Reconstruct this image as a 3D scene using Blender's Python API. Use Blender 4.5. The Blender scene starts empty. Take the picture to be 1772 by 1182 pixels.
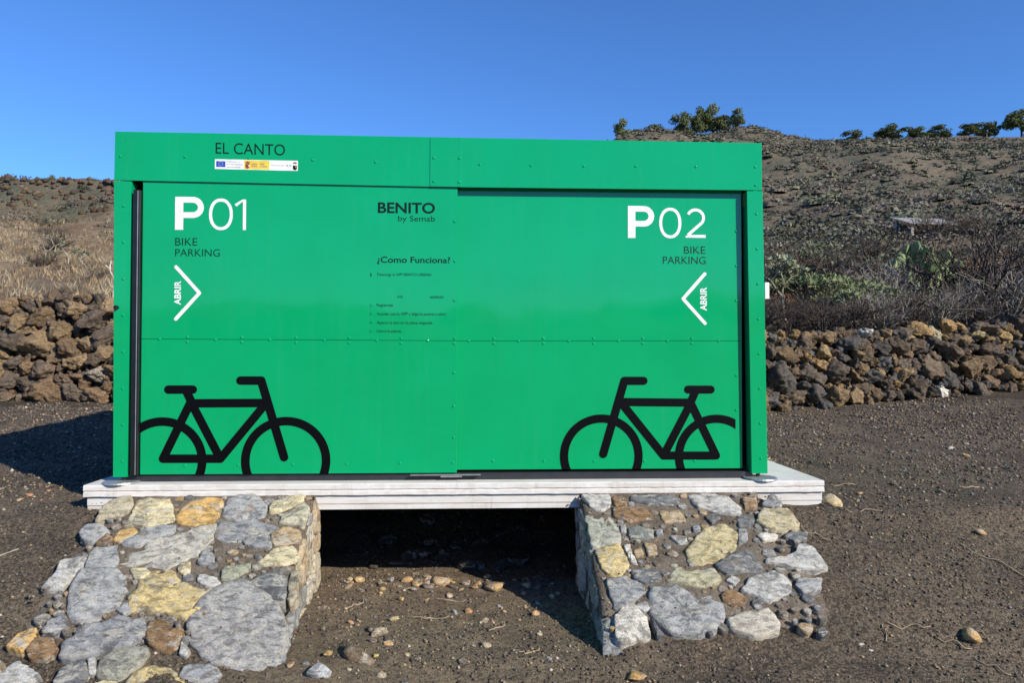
import bpy, bmesh, math, random
import numpy as np
from mathutils import Vector, Matrix, noise as mnoise
from math import radians as RAD, sin, cos, pi

scene = bpy.context.scene
COL = scene.collection
random.seed(7); RNG = np.random.default_rng(7)

# ------------------------------------------------------------------ camera
cam_d = bpy.data.cameras.new('camera'); cam = bpy.data.objects.new('camera', cam_d); COL.objects.link(cam)
cam_d.sensor_width = 36.0; cam_d.lens = 1280/1772*36.0
cam_d.clip_start = .05; cam_d.clip_end = 3000
YAW, PITCH, ROLL = -.0465, .0179, .0016
fw = Vector((-sin(YAW)*cos(PITCH), cos(YAW)*cos(PITCH), sin(PITCH)))
r0 = Vector((cos(YAW), sin(YAW), 0)); u0 = r0.cross(fw)
rr_ = r0*cos(ROLL) + u0*sin(ROLL); uu_ = -r0*sin(ROLL) + u0*cos(ROLL)
M = Matrix((rr_, uu_, -fw)).transposed().to_4x4(); M.translation = Vector((.1945, -4.5722, .7761))
cam.matrix_world = M
scene.camera = cam

# ------------------------------------------------------------------ sky, sun, exposure
SUN_EL, SUN_AZ = RAD(29.5), RAD(135)          # azimuth clockwise from +Y (behind the locker); sun is behind right of the viewer
world = bpy.data.worlds.new('World'); scene.world = world; world.use_nodes = True
wt = world.node_tree; bg = wt.nodes['Background']
sky = wt.nodes.new('ShaderNodeTexSky'); sky.sky_type = 'NISHITA'; sky.sun_disc = False
sky.sun_elevation = SUN_EL; sky.sun_rotation = SUN_AZ
sky.altitude = 600; sky.air_density = 1.0; sky.dust_density = .15; sky.ozone_density = 3.0
tint = wt.nodes.new('ShaderNodeMix'); tint.data_type = 'RGBA'; tint.blend_type = 'MULTIPLY'; tint.inputs[0].default_value = 1
tint.inputs[7].default_value = (.50, .84, 1.30, 1)      # the deep blue of the clear island sky
wt.links.new(sky.outputs[0], tint.inputs[6]); wt.links.new(tint.outputs[2], bg.inputs[0]); bg.inputs[1].default_value = .110
sun_d = bpy.data.lights.new('sun', 'SUN'); sun = bpy.data.objects.new('sun', sun_d); COL.objects.link(sun)
sun_d.energy = 5.0; sun_d.angle = RAD(.53); sun_d.color = (1, .92, .80)
to_sun = Vector((sin(SUN_AZ)*cos(SUN_EL), cos(SUN_AZ)*cos(SUN_EL), sin(SUN_EL)))
sun.rotation_euler = to_sun.to_track_quat('Z', 'Y').to_euler()
sun.location = (6, -9, 9)
vs = scene.view_settings; vs.view_transform = 'Standard'; vs.look = 'None'; vs.exposure = .40; vs.gamma = 1; vs.use_curve_mapping = False
LEFT_PIER_STONES=[([(-1.964,-0.257),(-1.97,-0.158),(-1.914,-0.09),(-1.851,-0.08),(-1.808,-0.137),(-1.81,-0.204),(-1.897,-0.239)],(0.4,0.36,0.26)),
([(-1.78,-0.304),(-1.778,-0.19),(-1.802,-0.114),(-1.729,-0.1),(-1.609,-0.116),(-1.562,-0.177),(-1.529,-0.272),(-1.647,-0.313)],(0.52,0.46,0.3)),
([(-1.518,-0.236),(-1.507,-0.148),(-1.455,-0.106),(-1.32,-0.101),(-1.29,-0.157),(-1.302,-0.296),(-1.379,-0.309),(-1.485,-0.286)],(0.52,0.34,0.13)),
([(-1.262,-0.239),(-1.277,-0.112),(-1.214,-0.077),(-1.107,-0.09),(-1.033,-0.168),(-1.029,-0.242),(-1.15,-0.276)],(0.3,0.31,0.32)),
([(-1.003,-0.213),(-1.011,-0.145),(-0.934,-0.092),(-0.834,-0.074),(-0.836,-0.139),(-0.947,-0.213)],(0.52,0.46,0.3)),
([(-0.933,-0.286),(-0.921,-0.228),(-0.817,-0.147),(-0.782,-0.2),(-0.787,-0.323),(-0.858,-0.301)],(0.42,0.4,0.3)),
([(-1.996,-0.356),(-1.999,-0.295),(-1.92,-0.281),(-1.849,-0.338),(-1.875,-0.411),(-1.938,-0.411)],(0.3,0.31,0.32)),
([(-1.801,-0.392),(-1.793,-0.332),(-1.719,-0.319),(-1.687,-0.353),(-1.741,-0.42)],(0.52,0.34,0.13)),
([(-1.738,-0.426),(-1.696,-0.347),(-1.583,-0.285),(-1.501,-0.314),(-1.486,-0.363),(-1.584,-0.409),(-1.647,-0.454)],(0.3,0.31,0.32)),
([(-1.69,-0.548),(-1.688,-0.498),(-1.596,-0.428),(-1.414,-0.357),(-1.278,-0.317),(-1.267,-0.379),(-1.314,-0.509),(-1.427,-0.582),(-1.572,-0.574)],(0.4,0.39,0.35)),
([(-1.256,-0.365),(-1.253,-0.296),(-1.075,-0.27),(-0.929,-0.321),(-0.942,-0.356),(-1.066,-0.408),(-1.174,-0.434)],(0.23,0.24,0.255)),
([(-1.849,-0.582),(-1.873,-0.457),(-1.758,-0.439),(-1.715,-0.517),(-1.698,-0.585)],(0.3,0.31,0.32)),
([(-1.989,-0.634),(-1.996,-0.531),(-1.881,-0.502),(-1.878,-0.564),(-1.904,-0.699),(-2.009,-0.692)],(0.42,0.42,0.41)),
([(-1.795,-0.838),(-1.853,-0.694),(-1.859,-0.6),(-1.674,-0.591),(-1.574,-0.721),(-1.58,-0.809),(-1.656,-0.882),(-1.724,-0.891)],(0.3,0.31,0.32)),
([(-1.538,-0.766),(-1.53,-0.71),(-1.5,-0.599),(-1.397,-0.607),(-1.284,-0.691),(-1.178,-0.727),(-1.179,-0.815),(-1.216,-0.889),(-1.332,-0.834),(-1.479,-0.843)],(0.5,0.4,0.2)),
([(-1.188,-0.889),(-1.188,-0.815),(-1.122,-0.705),(-1.01,-0.684),(-0.886,-0.737),(-0.773,-0.865),(-0.727,-0.968),(-0.736,-1.103),(-0.769,-1.143),(-0.914,-1.099),(-1.045,-1.079),(-1.141,-1.001)],(0.31,0.31,0.31)),
([(-0.976,-0.684),(-0.935,-0.638),(-0.84,-0.615),(-0.784,-0.675),(-0.774,-0.789),(-0.82,-0.799),(-0.878,-0.731)],(0.15,0.157,0.165)),
([(-1.243,-0.668),(-1.249,-0.627),(-1.15,-0.652),(-1.116,-0.694),(-1.181,-0.704)],(0.42,0.42,0.41)),
([(-1.128,-0.658),(-1.133,-0.586),(-1.007,-0.564),(-1.001,-0.6),(-1.058,-0.659)],(0.29,0.3,0.23)),
([(-1.709,-1.053),(-1.721,-0.981),(-1.677,-0.912),(-1.516,-0.863),(-1.427,-0.875),(-1.39,-0.937),(-1.409,-0.996),(-1.538,-1.042),(-1.63,-1.068)],(0.23,0.24,0.255)),
([(-1.5,-1.152),(-1.524,-1.07),(-1.458,-1.024),(-1.344,-1.021),(-1.32,-1.055),(-1.353,-1.119),(-1.403,-1.176)],(0.3,0.3,0.25)),
([(-1.363,-0.977),(-1.38,-0.897),(-1.31,-0.887),(-1.27,-0.939),(-1.208,-0.935),(-1.2,-1.0),(-1.237,-1.042),(-1.31,-1.017)],(0.22,0.14,0.075)),
([(-1.35,-1.19),(-1.336,-1.137),(-1.269,-1.111),(-1.193,-1.126),(-1.105,-1.194),(-1.109,-1.271),(-1.28,-1.259)],(0.5,0.4,0.2)),
([(-1.137,-1.159),(-1.121,-1.109),(-1.026,-1.107),(-0.957,-1.153),(-0.968,-1.197),(-1.047,-1.213)],(0.3,0.31,0.32)),
([(-1.671,-1.175),(-1.679,-1.122),(-1.623,-1.082),(-1.583,-1.092),(-1.543,-1.151),(-1.558,-1.203),(-1.638,-1.21)],(0.15,0.157,0.165)),
([(-1.936,-1.135),(-1.897,-1.072),(-1.786,-1.129),(-1.747,-1.152),(-1.797,-1.181),(-1.897,-1.196)],(0.42,0.42,0.41)),
([(-1.865,-0.934),(-1.86,-0.878),(-1.797,-0.859),(-1.767,-0.905),(-1.804,-0.945)],(0.23,0.24,0.255)),
([(-1.984,-1.01),(-1.965,-0.947),(-1.901,-0.918),(-1.875,-0.978),(-1.908,-1.026)],(0.52,0.34,0.13)),
([(-1.882,-1.026),(-1.872,-0.968),(-1.811,-0.965),(-1.745,-1.019),(-1.777,-1.056),(-1.847,-1.055)],(0.22,0.14,0.075)),
([(-0.97,-0.57),(-0.909,-0.476),(-0.81,-0.451),(-0.759,-0.529),(-0.819,-0.579)],(0.52,0.46,0.3)),
([(-0.949,-0.369),(-0.895,-0.328),(-0.804,-0.343),(-0.774,-0.425),(-0.873,-0.451),(-0.919,-0.437)],(0.4,0.3,0.18)),
([(-1.372,-0.595),(-1.366,-0.559),(-1.323,-0.553),(-1.301,-0.608),(-1.32,-0.638)],(0.52,0.46,0.3)),
([(-1.614,-0.592),(-1.549,-0.581),(-1.503,-0.605),(-1.527,-0.653),(-1.566,-0.652)],(0.52,0.46,0.3)),
([(-1.093,-0.421),(-0.958,-0.376),(-0.923,-0.463),(-1.03,-0.455)],(0.23,0.24,0.255)),
([(-1.577,-1.078),(-1.551,-1.069),(-1.509,-1.143),(-1.537,-1.147)],(0.42,0.42,0.41)),
([(-1.177,-1.057),(-1.193,-0.995),(-1.135,-1.039),(-1.147,-1.067)],(0.42,0.42,0.41)),
([(-1.879,-0.425),(-1.849,-0.358),(-1.801,-0.392),(-1.823,-0.432)],(0.22,0.14,0.075)),
([(-1.284,-0.56),(-1.282,-0.484),(-1.225,-0.498),(-1.197,-0.549),(-1.249,-0.573)],(0.23,0.24,0.255)),
([(-0.776,-0.628),(-0.738,-0.616),(-0.709,-0.757),(-0.742,-0.801),(-0.776,-0.687)],(0.34,0.3,0.22)),
([(-1.569,-0.831),(-1.538,-0.777),(-1.493,-0.832),(-1.516,-0.863)],(0.3,0.31,0.32)),
([(-1.953,-1.081),(-1.976,-1.071),(-2.005,-1.107),(-1.959,-1.152),(-1.933,-1.126)],(0.4,0.3,0.18)),
([(-1.491,-1.187),(-1.401,-1.18),(-1.334,-1.25),(-1.427,-1.264)],(0.52,0.46,0.3)),
([(-1.773,-1.207),(-1.682,-1.192),(-1.631,-1.252),(-1.735,-1.258)],(0.3,0.31,0.32))]
RIGHT_PIER_STONES=[([(0.825,-0.093),(0.996,-0.095),(0.988,-0.172),(0.931,-0.226),(0.878,-0.198),(0.844,-0.143)],(0.42,0.42,0.41)),
([(0.828,-0.252),(0.946,-0.26),(0.995,-0.332),(0.998,-0.445),(0.832,-0.491),(0.831,-0.369)],(0.33,0.34,0.29)),
([(0.845,-0.503),(0.988,-0.469),(1.014,-0.609),(0.929,-0.679),(0.87,-0.64)],(0.5,0.4,0.2)),
([(0.875,-0.695),(0.977,-0.675),(1.051,-0.719),(1.062,-0.771),(0.974,-0.821),(0.888,-0.869),(0.874,-0.779)],(0.23,0.24,0.255)),
([(0.883,-0.898),(0.934,-0.84),(0.98,-0.836),(1.035,-0.91),(1.024,-1.012),(0.887,-1.035),(0.868,-1.001)],(0.55,0.53,0.48)),
([(1.009,-0.653),(1.083,-0.621),(1.163,-0.644),(1.163,-0.699),(1.087,-0.725),(1.028,-0.697)],(0.15,0.157,0.165)),
([(1.076,-0.771),(1.225,-0.732),(1.253,-0.764),(1.32,-0.816),(1.381,-0.797),(1.432,-0.838),(1.415,-0.926),(1.34,-0.981),(1.172,-0.992),(1.111,-0.959),(1.077,-0.882)],(0.3,0.31,0.32)),
([(1.191,-0.699),(1.266,-0.612),(1.324,-0.647),(1.46,-0.638),(1.475,-0.709),(1.379,-0.745),(1.28,-0.733)],(0.4,0.38,0.26)),
([(1.365,-0.486),(1.508,-0.364),(1.621,-0.333),(1.668,-0.404),(1.629,-0.513),(1.412,-0.609),(1.334,-0.579)],(0.41,0.36,0.21)),
([(1.694,-0.36),(1.733,-0.367),(1.72,-0.442),(1.652,-0.478)],(0.23,0.24,0.255)),
([(1.482,-0.615),(1.568,-0.548),(1.689,-0.514),(1.737,-0.641),(1.672,-0.663),(1.529,-0.661)],(0.15,0.157,0.165)),
([(1.475,-0.106),(1.593,-0.093),(1.695,-0.116),(1.76,-0.208),(1.727,-0.268),(1.589,-0.24),(1.498,-0.191)],(0.42,0.42,0.41)),
([(1.115,-0.145),(1.147,-0.096),(1.309,-0.098),(1.408,-0.134),(1.371,-0.19),(1.205,-0.174)],(0.15,0.157,0.165)),
([(1.82,-0.316),(1.898,-0.209),(2.047,-0.211),(2.065,-0.292),(2.036,-0.37),(1.873,-0.378)],(0.42,0.37,0.24)),
([(1.783,-0.411),(1.837,-0.391),(1.905,-0.413),(1.869,-0.437),(1.802,-0.453)],(0.55,0.53,0.48)),
([(1.94,-0.413),(1.993,-0.385),(2.084,-0.39),(2.053,-0.446),(1.992,-0.457)],(0.15,0.157,0.165)),
([(1.76,-0.585),(1.876,-0.564),(1.966,-0.518),(1.997,-0.47),(2.059,-0.489),(2.083,-0.566),(2.09,-0.613),(1.98,-0.639),(1.838,-0.609)],(0.42,0.42,0.41)),
([(1.572,-0.758),(1.654,-0.684),(1.793,-0.648),(1.843,-0.709),(1.821,-0.772),(1.687,-0.837),(1.595,-0.79)],(0.42,0.42,0.41)),
([(1.858,-0.741),(1.895,-0.699),(2.019,-0.701),(1.979,-0.764),(1.885,-0.786)],(0.3,0.31,0.32)),
([(1.445,-0.917),(1.54,-0.889),(1.664,-0.872),(1.69,-0.94),(1.663,-0.996),(1.554,-1.017),(1.437,-0.978)],(0.45,0.42,0.36)),
([(1.505,-0.704),(1.544,-0.672),(1.582,-0.7),(1.542,-0.731)],(0.42,0.42,0.41)),
([(1.526,-0.273),(1.585,-0.253),(1.618,-0.281),(1.55,-0.328)],(0.15,0.157,0.165)),
([(1.705,-0.301),(1.768,-0.273),(1.809,-0.303),(1.769,-0.354),(1.707,-0.353)],(0.15,0.157,0.165)),
([(1.898,-0.181),(1.994,-0.104),(2.025,-0.176),(2.008,-0.203)],(0.23,0.24,0.255)),
([(1.056,-0.359),(1.117,-0.334),(1.195,-0.373),(1.186,-0.429),(1.056,-0.427)],(0.17,0.18,0.17)),
([(1.208,-0.379),(1.248,-0.361),(1.246,-0.411),(1.206,-0.411)],(0.23,0.24,0.255)),
([(1.281,-0.412),(1.37,-0.419),(1.367,-0.462),(1.316,-0.467)],(0.42,0.42,0.41)),
([(1.007,-0.475),(1.043,-0.47),(1.042,-0.517),(1.059,-0.598),(1.023,-0.586)],(0.55,0.53,0.48)),
([(1.055,-0.506),(1.101,-0.494),(1.105,-0.542),(1.059,-0.553)],(0.4,0.3,0.18)),
([(0.992,-0.841),(1.046,-0.822),(1.064,-0.862),(1.028,-0.881)],(0.42,0.42,0.41)),
([(1.052,-0.91),(1.07,-0.949),(1.099,-1.005),(1.063,-1.013)],(0.15,0.157,0.165)),
([(1.432,-0.344),(1.475,-0.338),(1.465,-0.389),(1.424,-0.388)],(0.23,0.24,0.255)),
([(1.015,-0.332),(1.047,-0.326),(1.042,-0.377),(1.011,-0.377)],(0.23,0.24,0.255)),
([(1.453,-0.788),(1.514,-0.757),(1.559,-0.789),(1.571,-0.83),(1.497,-0.859),(1.444,-0.828)],(0.22,0.14,0.075)),
([(1.124,-0.459),(1.186,-0.472),(1.181,-0.531),(1.13,-0.542)],(0.4,0.3,0.18)),
([(1.007,-0.123),(1.08,-0.11),(1.088,-0.173),(1.012,-0.186)],(0.22,0.14,0.075)),
([(1.798,-0.131),(1.882,-0.11),(1.871,-0.195),(1.787,-0.222)],(0.22,0.14,0.075)),
([(0.999,-0.2),(1.179,-0.195),(1.221,-0.283),(1.081,-0.307),(0.997,-0.267)],(0.22,0.14,0.075)),
([(1.266,-0.23),(1.385,-0.217),(1.404,-0.298),(1.275,-0.316)],(0.4,0.3,0.18))]
BIKE_L=[[(-1.6783,0.561),(-1.5329,0.5609)],[(-1.573,0.5561),(-1.5409,0.488)],[(-1.5424,0.484),(-1.3645,0.1408)],[(-1.7056,0.1425),(-1.3645,0.1408)],[(-1.5486,0.476),(-1.7056,0.1425)],[(-1.5424,0.4776),(-1.0958,0.4793)],[(-1.0981,0.4713),(-1.3645,0.1408)],[(-1.123,0.6162),(-0.9821,0.1477)],[(-1.2475,0.6162),(-1.123,0.6162)]]
BIKE_R=[[(1.5249,0.557),(1.6702,0.5569)],[(1.5739,0.5487),(1.5403,0.4736)],[(1.5424,0.4715),(1.3676,0.1411)],[(1.3676,0.1411),(1.7034,0.1395)],[(1.5424,0.4715),(1.7034,0.1395)],[(1.1006,0.4793),(1.5372,0.4746)],[(1.1057,0.467),(1.3676,0.1411)],[(1.1193,0.6127),(0.9845,0.1521)],[(1.1193,0.6127),(1.2407,0.6127)]]
WHEELS_L=[(-0.9716,0.1252,0.2431),(-1.7117,0.1282,0.2394)]
WHEELS_R=[(0.9732,0.1399,0.2356),(1.7054,0.1333,0.2392)]
BIKE_CLIP_L=(-1.8298,0.054)
BIKE_CLIP_R=(1.8287,0.0483)
BIKE_RAD=0.0257
TEXTS=[('P',(-1.6486,1.5351,-1.4769,1.737),0.012,'B'),
('P',(1.1427,1.5166,1.3104,1.7205),0.055,'B'),
('0',(-1.4457,1.535,-1.3024,1.7294),0.012,'L'),
('1',(-1.2841,1.5368,-1.2231,1.7249),0.012,'L'),
('0',(1.343,1.517,1.4845,1.7116),0.055,'L'),
('2',(1.511,1.5214,1.6407,1.7098),0.055,'L'),
('BIKE',(-1.6462,1.4393,-1.5141,1.4852),0.012,'t'),
('PARKING',(-1.6456,1.3733,-1.3785,1.4181),0.012,'t'),
('BIKE',(1.5011,1.4201,1.6385,1.4668),0.055,'t'),
('PARKING',(1.3657,1.3539,1.6401,1.4014),0.055,'t'),
('EL CANTO',(-1.4049,1.9988,-0.9873,2.0673),0,'e'),
('BENITO',(-0.4222,1.65,-0.0711,1.7179),0.012,'b'),
('by Semab',(-0.2977,1.5907,-0.0709,1.6351),0.012,'s'),
('¿Como Funciona?',(-0.4248,1.3332,0.0237,1.381),0.012,'c'),
('1',(-0.466,1.2584,-0.4589,1.2762),0.012,'x'),
('Descarga la APP BENITO URBAN',(-0.4236,1.2572,-0.0954,1.279),0.012,'x'),
('IOS',(-0.2991,1.1257,-0.2672,1.1398),0.012,'x'),
('ANDROID',(-0.1003,1.1234,-0.0166,1.1391),0.012,'x'),
('2 -',(-0.4686,1.0714,-0.4473,1.0873),0.012,'x'),
('Regístrate',(-0.4262,1.0666,-0.3271,1.09),0.012,'x'),
('3 -',(-0.4683,1.018,-0.4471,1.0339),0.012,'x'),
('Accede con la APP y elige la puerta a abrir',(-0.426,1.0126,-0.0002,1.0366),0.012,'x'),
('4 -',(-0.4681,0.9639,-0.4468,0.9794),0.012,'x'),
('Aparca la bici en la plaza asignada',(-0.4257,0.9587,-0.0837,0.9821),0.012,'x'),
('5 -',(-0.4696,0.9112,-0.4483,0.9271),0.012,'x'),
('Cierra la puerta.',(-0.4272,0.9064,-0.2733,0.9308),0.012,'x')]
ABRIR_L=(-1.6485,1.0766,-1.6092,1.2225);ABRIR_R=(1.6044,1.0581,1.6466,1.2066)
CHEV_L=[(-1.639,1.3071),(-1.4984,1.1493),(-1.6384,0.9903)];CHEV_R=[(1.6344,1.2913),(1.4947,1.1326),(1.6352,0.9773)]
STICKER=[(-1.4089,1.968),(-0.9087,1.9643),(-0.9086,1.902),(-1.409,1.9078)]
RIV_DOOR_L=[(-1.7345,0.867),(-1.4001,0.8658),(-1.0738,0.8647),(-0.7453,0.8635),(-0.4251,0.8623),(-0.1136,0.8612),(-1.5695,0.8816),(-1.5692,0.8513),(-1.2443,0.8804),(-1.244,0.8501),(-0.9169,0.8793),(-0.9167,0.8489),(-0.5944,0.8782),(-0.5942,0.8477),(-0.2767,0.8771),(-0.2766,0.8465),(0.0501,0.876),(0.0502,0.8453),(0.0515,1.6027),(0.0522,1.355),(0.0494,1.1112),(0.0489,0.6645),(0.0477,0.4577),(0.0483,0.2655),(-1.576,0.1001),(-1.2588,0.1019),(-0.9291,0.1038),(-0.6042,0.1057),(-0.2805,0.1076),(0.0417,0.1094)]
RIV_DOOR_R=[(0.1388,0.8619),(0.4497,0.8626),(0.7661,0.8634),(1.081,0.8642),(1.3941,0.8649),(1.7204,0.8657),(0.2961,0.8785),(0.2962,0.8467),(0.6058,0.8793),(0.6058,0.8474),(0.9233,0.8802),(0.9233,0.8481),(1.2355,0.881),(1.2354,0.8489),(1.5496,0.8818),(1.5495,0.8496),(0.2919,0.1123),(0.6101,0.1107),(0.9267,0.1091),(1.2453,0.1075),(1.5659,0.1058),(1.8385,1.5656),(1.8377,1.3443),(1.8368,1.1233),(1.8349,0.6459),(1.8341,0.4261)]
RIV_FASCIA_L=[(-1.974,1.9777),(-1.5888,1.9796),(-1.2041,1.9761),(-0.8197,1.9708),(-0.4359,1.9636)]
RIV_FASCIA_R=[(0.2045,1.958),(0.5243,1.9552),(0.8534,1.956),(1.181,1.9586),(1.5623,1.9619),(1.9428,1.9652),(1.9441,1.848)]
RIV_JOINT=[(-0.0777,1.9937),(0.0793,1.9941),(-0.0772,1.8466),(0.0779,1.8449)]
RIV_POST_L=[(-1.9502,1.6754),(-1.949,1.4535),(-1.9478,1.232),(-1.9466,1.0109),(-1.9454,0.7901),(-1.9443,0.5698),(-1.9431,0.3498),(-1.9419,0.1302)]
RIV_POST_R=[(1.9489,1.667),(1.952,1.4461),(1.9551,1.2255),(1.9582,1.0053),(1.9613,0.7854),(1.9643,0.5659),(1.9674,0.3467),(1.9705,0.1279)]
TREES=[(50.04,5.72,5.62),(61.73,4.5,8.43),(55.16,3.67,6.02),(71.62,8.2,7.23),(77.82,9.03,6.02),(82.8,9.65,8.03),(90.27,6.17,5.02),(85.47,5.34,6.02),(134.18,4.56,6.83),(145.18,4.56,9.24),(156.43,3.96,6.83),(164.33,5.0,8.03),(172.24,5.01,7.23),(180.8,5.65,7.23),(185.33,6.69,3.21),(192.25,10.05,9.64),(199.77,7.34,8.03)]
# ------------------------------------------------------------------ helpers
def link(o, parent=None):
    COL.objects.link(o)
    if parent: o.parent = parent
    return o
def tag(o, label=None, cat=None, group=None, kind=None):
    if label: o['label'] = label
    if cat: o['category'] = cat
    if group: o['group'] = group
    if kind: o['kind'] = kind
    return o
def empty(name, loc=(0, 0, 0)):
    o = bpy.data.objects.new(name, None); o.location = loc; o.empty_display_size = .1
    return link(o)
def mesh_obj(name, me, mat, parent=None, loc=(0, 0, 0)):
    o = bpy.data.objects.new(name, me); o.location = loc
    if mat and not me.materials: me.materials.append(mat)
    return link(o, parent)
def pyd(name, v, f, smooth=False):
    me = bpy.data.meshes.new(name); me.from_pydata([tuple(p) for p in v], [], f); me.update()
    if smooth:
        me.polygons.foreach_set('use_smooth', [True]*len(me.polygons))
    return me
def np_mesh(name, verts, faces, smooth=False, cols=None):
    """verts (n,3), faces (m,k)"""
    verts = np.asarray(verts, np.float32); faces = np.asarray(faces, np.int32); m, k = faces.shape
    me = bpy.data.meshes.new(name)
    me.vertices.add(len(verts)); me.vertices.foreach_set('co', verts.ravel())
    me.loops.add(m*k); me.loops.foreach_set('vertex_index', faces.ravel())
    me.polygons.add(m); me.polygons.foreach_set('loop_start', np.arange(0, m*k, k, dtype=np.int32))
    me.polygons.foreach_set('loop_total', np.full(m, k, np.int32))
    if smooth: me.polygons.foreach_set('use_smooth', np.ones(m, bool))
    me.update(calc_edges=True); me.validate()
    if cols is not None:
        a = me.attributes.new('Col', 'FLOAT_COLOR', 'POINT')
        c = np.ones((len(verts), 4), np.float32); c[:, :3] = cols; a.data.foreach_set('color', c.ravel())
    return me
def hexa(bm, pts):
    """8 corners: front 4 (ccw) then back 4"""
    vs_ = [bm.verts.new(p) for p in pts]
    for f in ((0, 1, 2, 3), (7, 6, 5, 4), (0, 4, 5, 1), (1, 5, 6, 2), (2, 6, 7, 3), (3, 7, 4, 0)):
        bm.faces.new([vs_[i] for i in f])
def bm_mesh(name, bm, bev=0, seg=1):
    if bev: bmesh.ops.bevel(bm, geom=bm.edges[:], offset=bev, segments=seg, affect='EDGES', profile=.5)
    bmesh.ops.recalc_face_normals(bm, faces=bm.faces[:])
    me = bpy.data.meshes.new(name); bm.to_mesh(me); bm.free(); return me
def panel(name, corners, y0, y1, mat, parent, bev=.0015):
    """corners: (x,z) x4 ccw from lower left; plate from y0 (front) to y1"""
    bm = bmesh.new(); hexa(bm, [(x, y0, z) for x, z in corners] + [(x, y1, z) for x, z in corners])
    return mesh_obj(name, bm_mesh(name, bm, bev), mat, parent)
def boxm(name, x0, x1, y0, y1, z0, z1, mat, parent=None, bev=.002):
    return panel(name, [(x0, z0), (x1, z0), (x1, z1), (x0, z1)], y0, y1, mat, parent, bev)
def smooth01(a, b, x):
    t = np.clip((np.asarray(x, float)-a)/(b-a), 0, 1); return t*t*(3-2*t)
_T = np.random.default_rng(3).random((256, 256))
def vnoise(x, y):
    xi = np.floor(x).astype(int); yi = np.floor(y).astype(int); fx = x-xi; fy = y-yi
    fx = fx*fx*(3-2*fx); fy = fy*fy*(3-2*fy)
    a = _T[xi & 255, yi & 255]; b = _T[(xi+1) & 255, yi & 255]; c = _T[xi & 255, (yi+1) & 255]; d = _T[(xi+1) & 255, (yi+1) & 255]
    return (a*(1-fx)+b*fx)*(1-fy)+(c*(1-fx)+d*fx)*fy - .5
def fbm(x, y, oct=4):
    s = 0; a = 1.
    for i in range(oct): s = s + a*vnoise(x*2**i+17.3*i, y*2**i+9.1*i); a *= .5
    return s

# ------------------------------------------------------------------ materials
def mat_new(name):
    m = bpy.data.materials.new(name); m.use_nodes = True; nt = m.node_tree
    return m, nt, nt.nodes['Principled BSDF']
def nd(nt, t, **kw):
    n = nt.nodes.new(t)
    for k, v in kw.items(): setattr(n, k, v)
    return n
def noise_n(nt, vec, scale, detail=4, rough=.55, dist=0):
    n = nd(nt, 'ShaderNodeTexNoise'); n.inputs['Scale'].default_value = scale; n.inputs['Detail'].default_value = detail
    n.inputs['Roughness'].default_value = rough; n.inputs['Distortion'].default_value = dist
    if vec is not None: nt.links.new(vec, n.inputs['Vector'])
    return n.outputs['Fac']
def ramp(nt, fac, stops):
    r = nd(nt, 'ShaderNodeValToRGB'); e = r.color_ramp.elements
    while len(e) < len(stops): e.new(.5)
    for el, (p, c) in zip(e, stops): el.position = p; el.color = (*c, 1) if len(c) == 3 else c
    nt.links.new(fac, r.inputs[0]); return r.outputs[0]
def mix(nt, a, b, fac, mode='MIX'):
    m = nd(nt, 'ShaderNodeMix', data_type='RGBA', blend_type=mode)
    for sock, v in ((m.inputs[0], fac), (m.inputs[6], a), (m.inputs[7], b)):
        if isinstance(v, bpy.types.NodeSocket): nt.links.new(v, sock)
        elif isinstance(v, (int, float)): sock.default_value = v
        else: sock.default_value = (*v, 1)
    return m.outputs[2]
def mathn(nt, op, a, b=0.):
    m = nd(nt, 'ShaderNodeMath', operation=op)
    for i, v in enumerate((a, b)):
        if isinstance(v, bpy.types.NodeSocket): nt.links.new(v, m.inputs[i])
        else: m.inputs[i].default_value = v
    return m.outputs[0]
def bump(nt, bsdf, h, strength, dist, prev=None):
    b = nd(nt, 'ShaderNodeBump'); b.inputs['Strength'].default_value = strength; b.inputs['Distance'].default_value = dist
    nt.links.new(h, b.inputs['Height'])
    if prev: nt.links.new(prev, b.inputs['Normal'])
    nt.links.new(b.outputs[0], bsdf.inputs['Normal']); return b.outputs[0]
def geo_pos(nt): return nd(nt, 'ShaderNodeNewGeometry').outputs['Position']
def objco(nt): return nd(nt, 'ShaderNodeTexCoord').outputs['Object']

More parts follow.
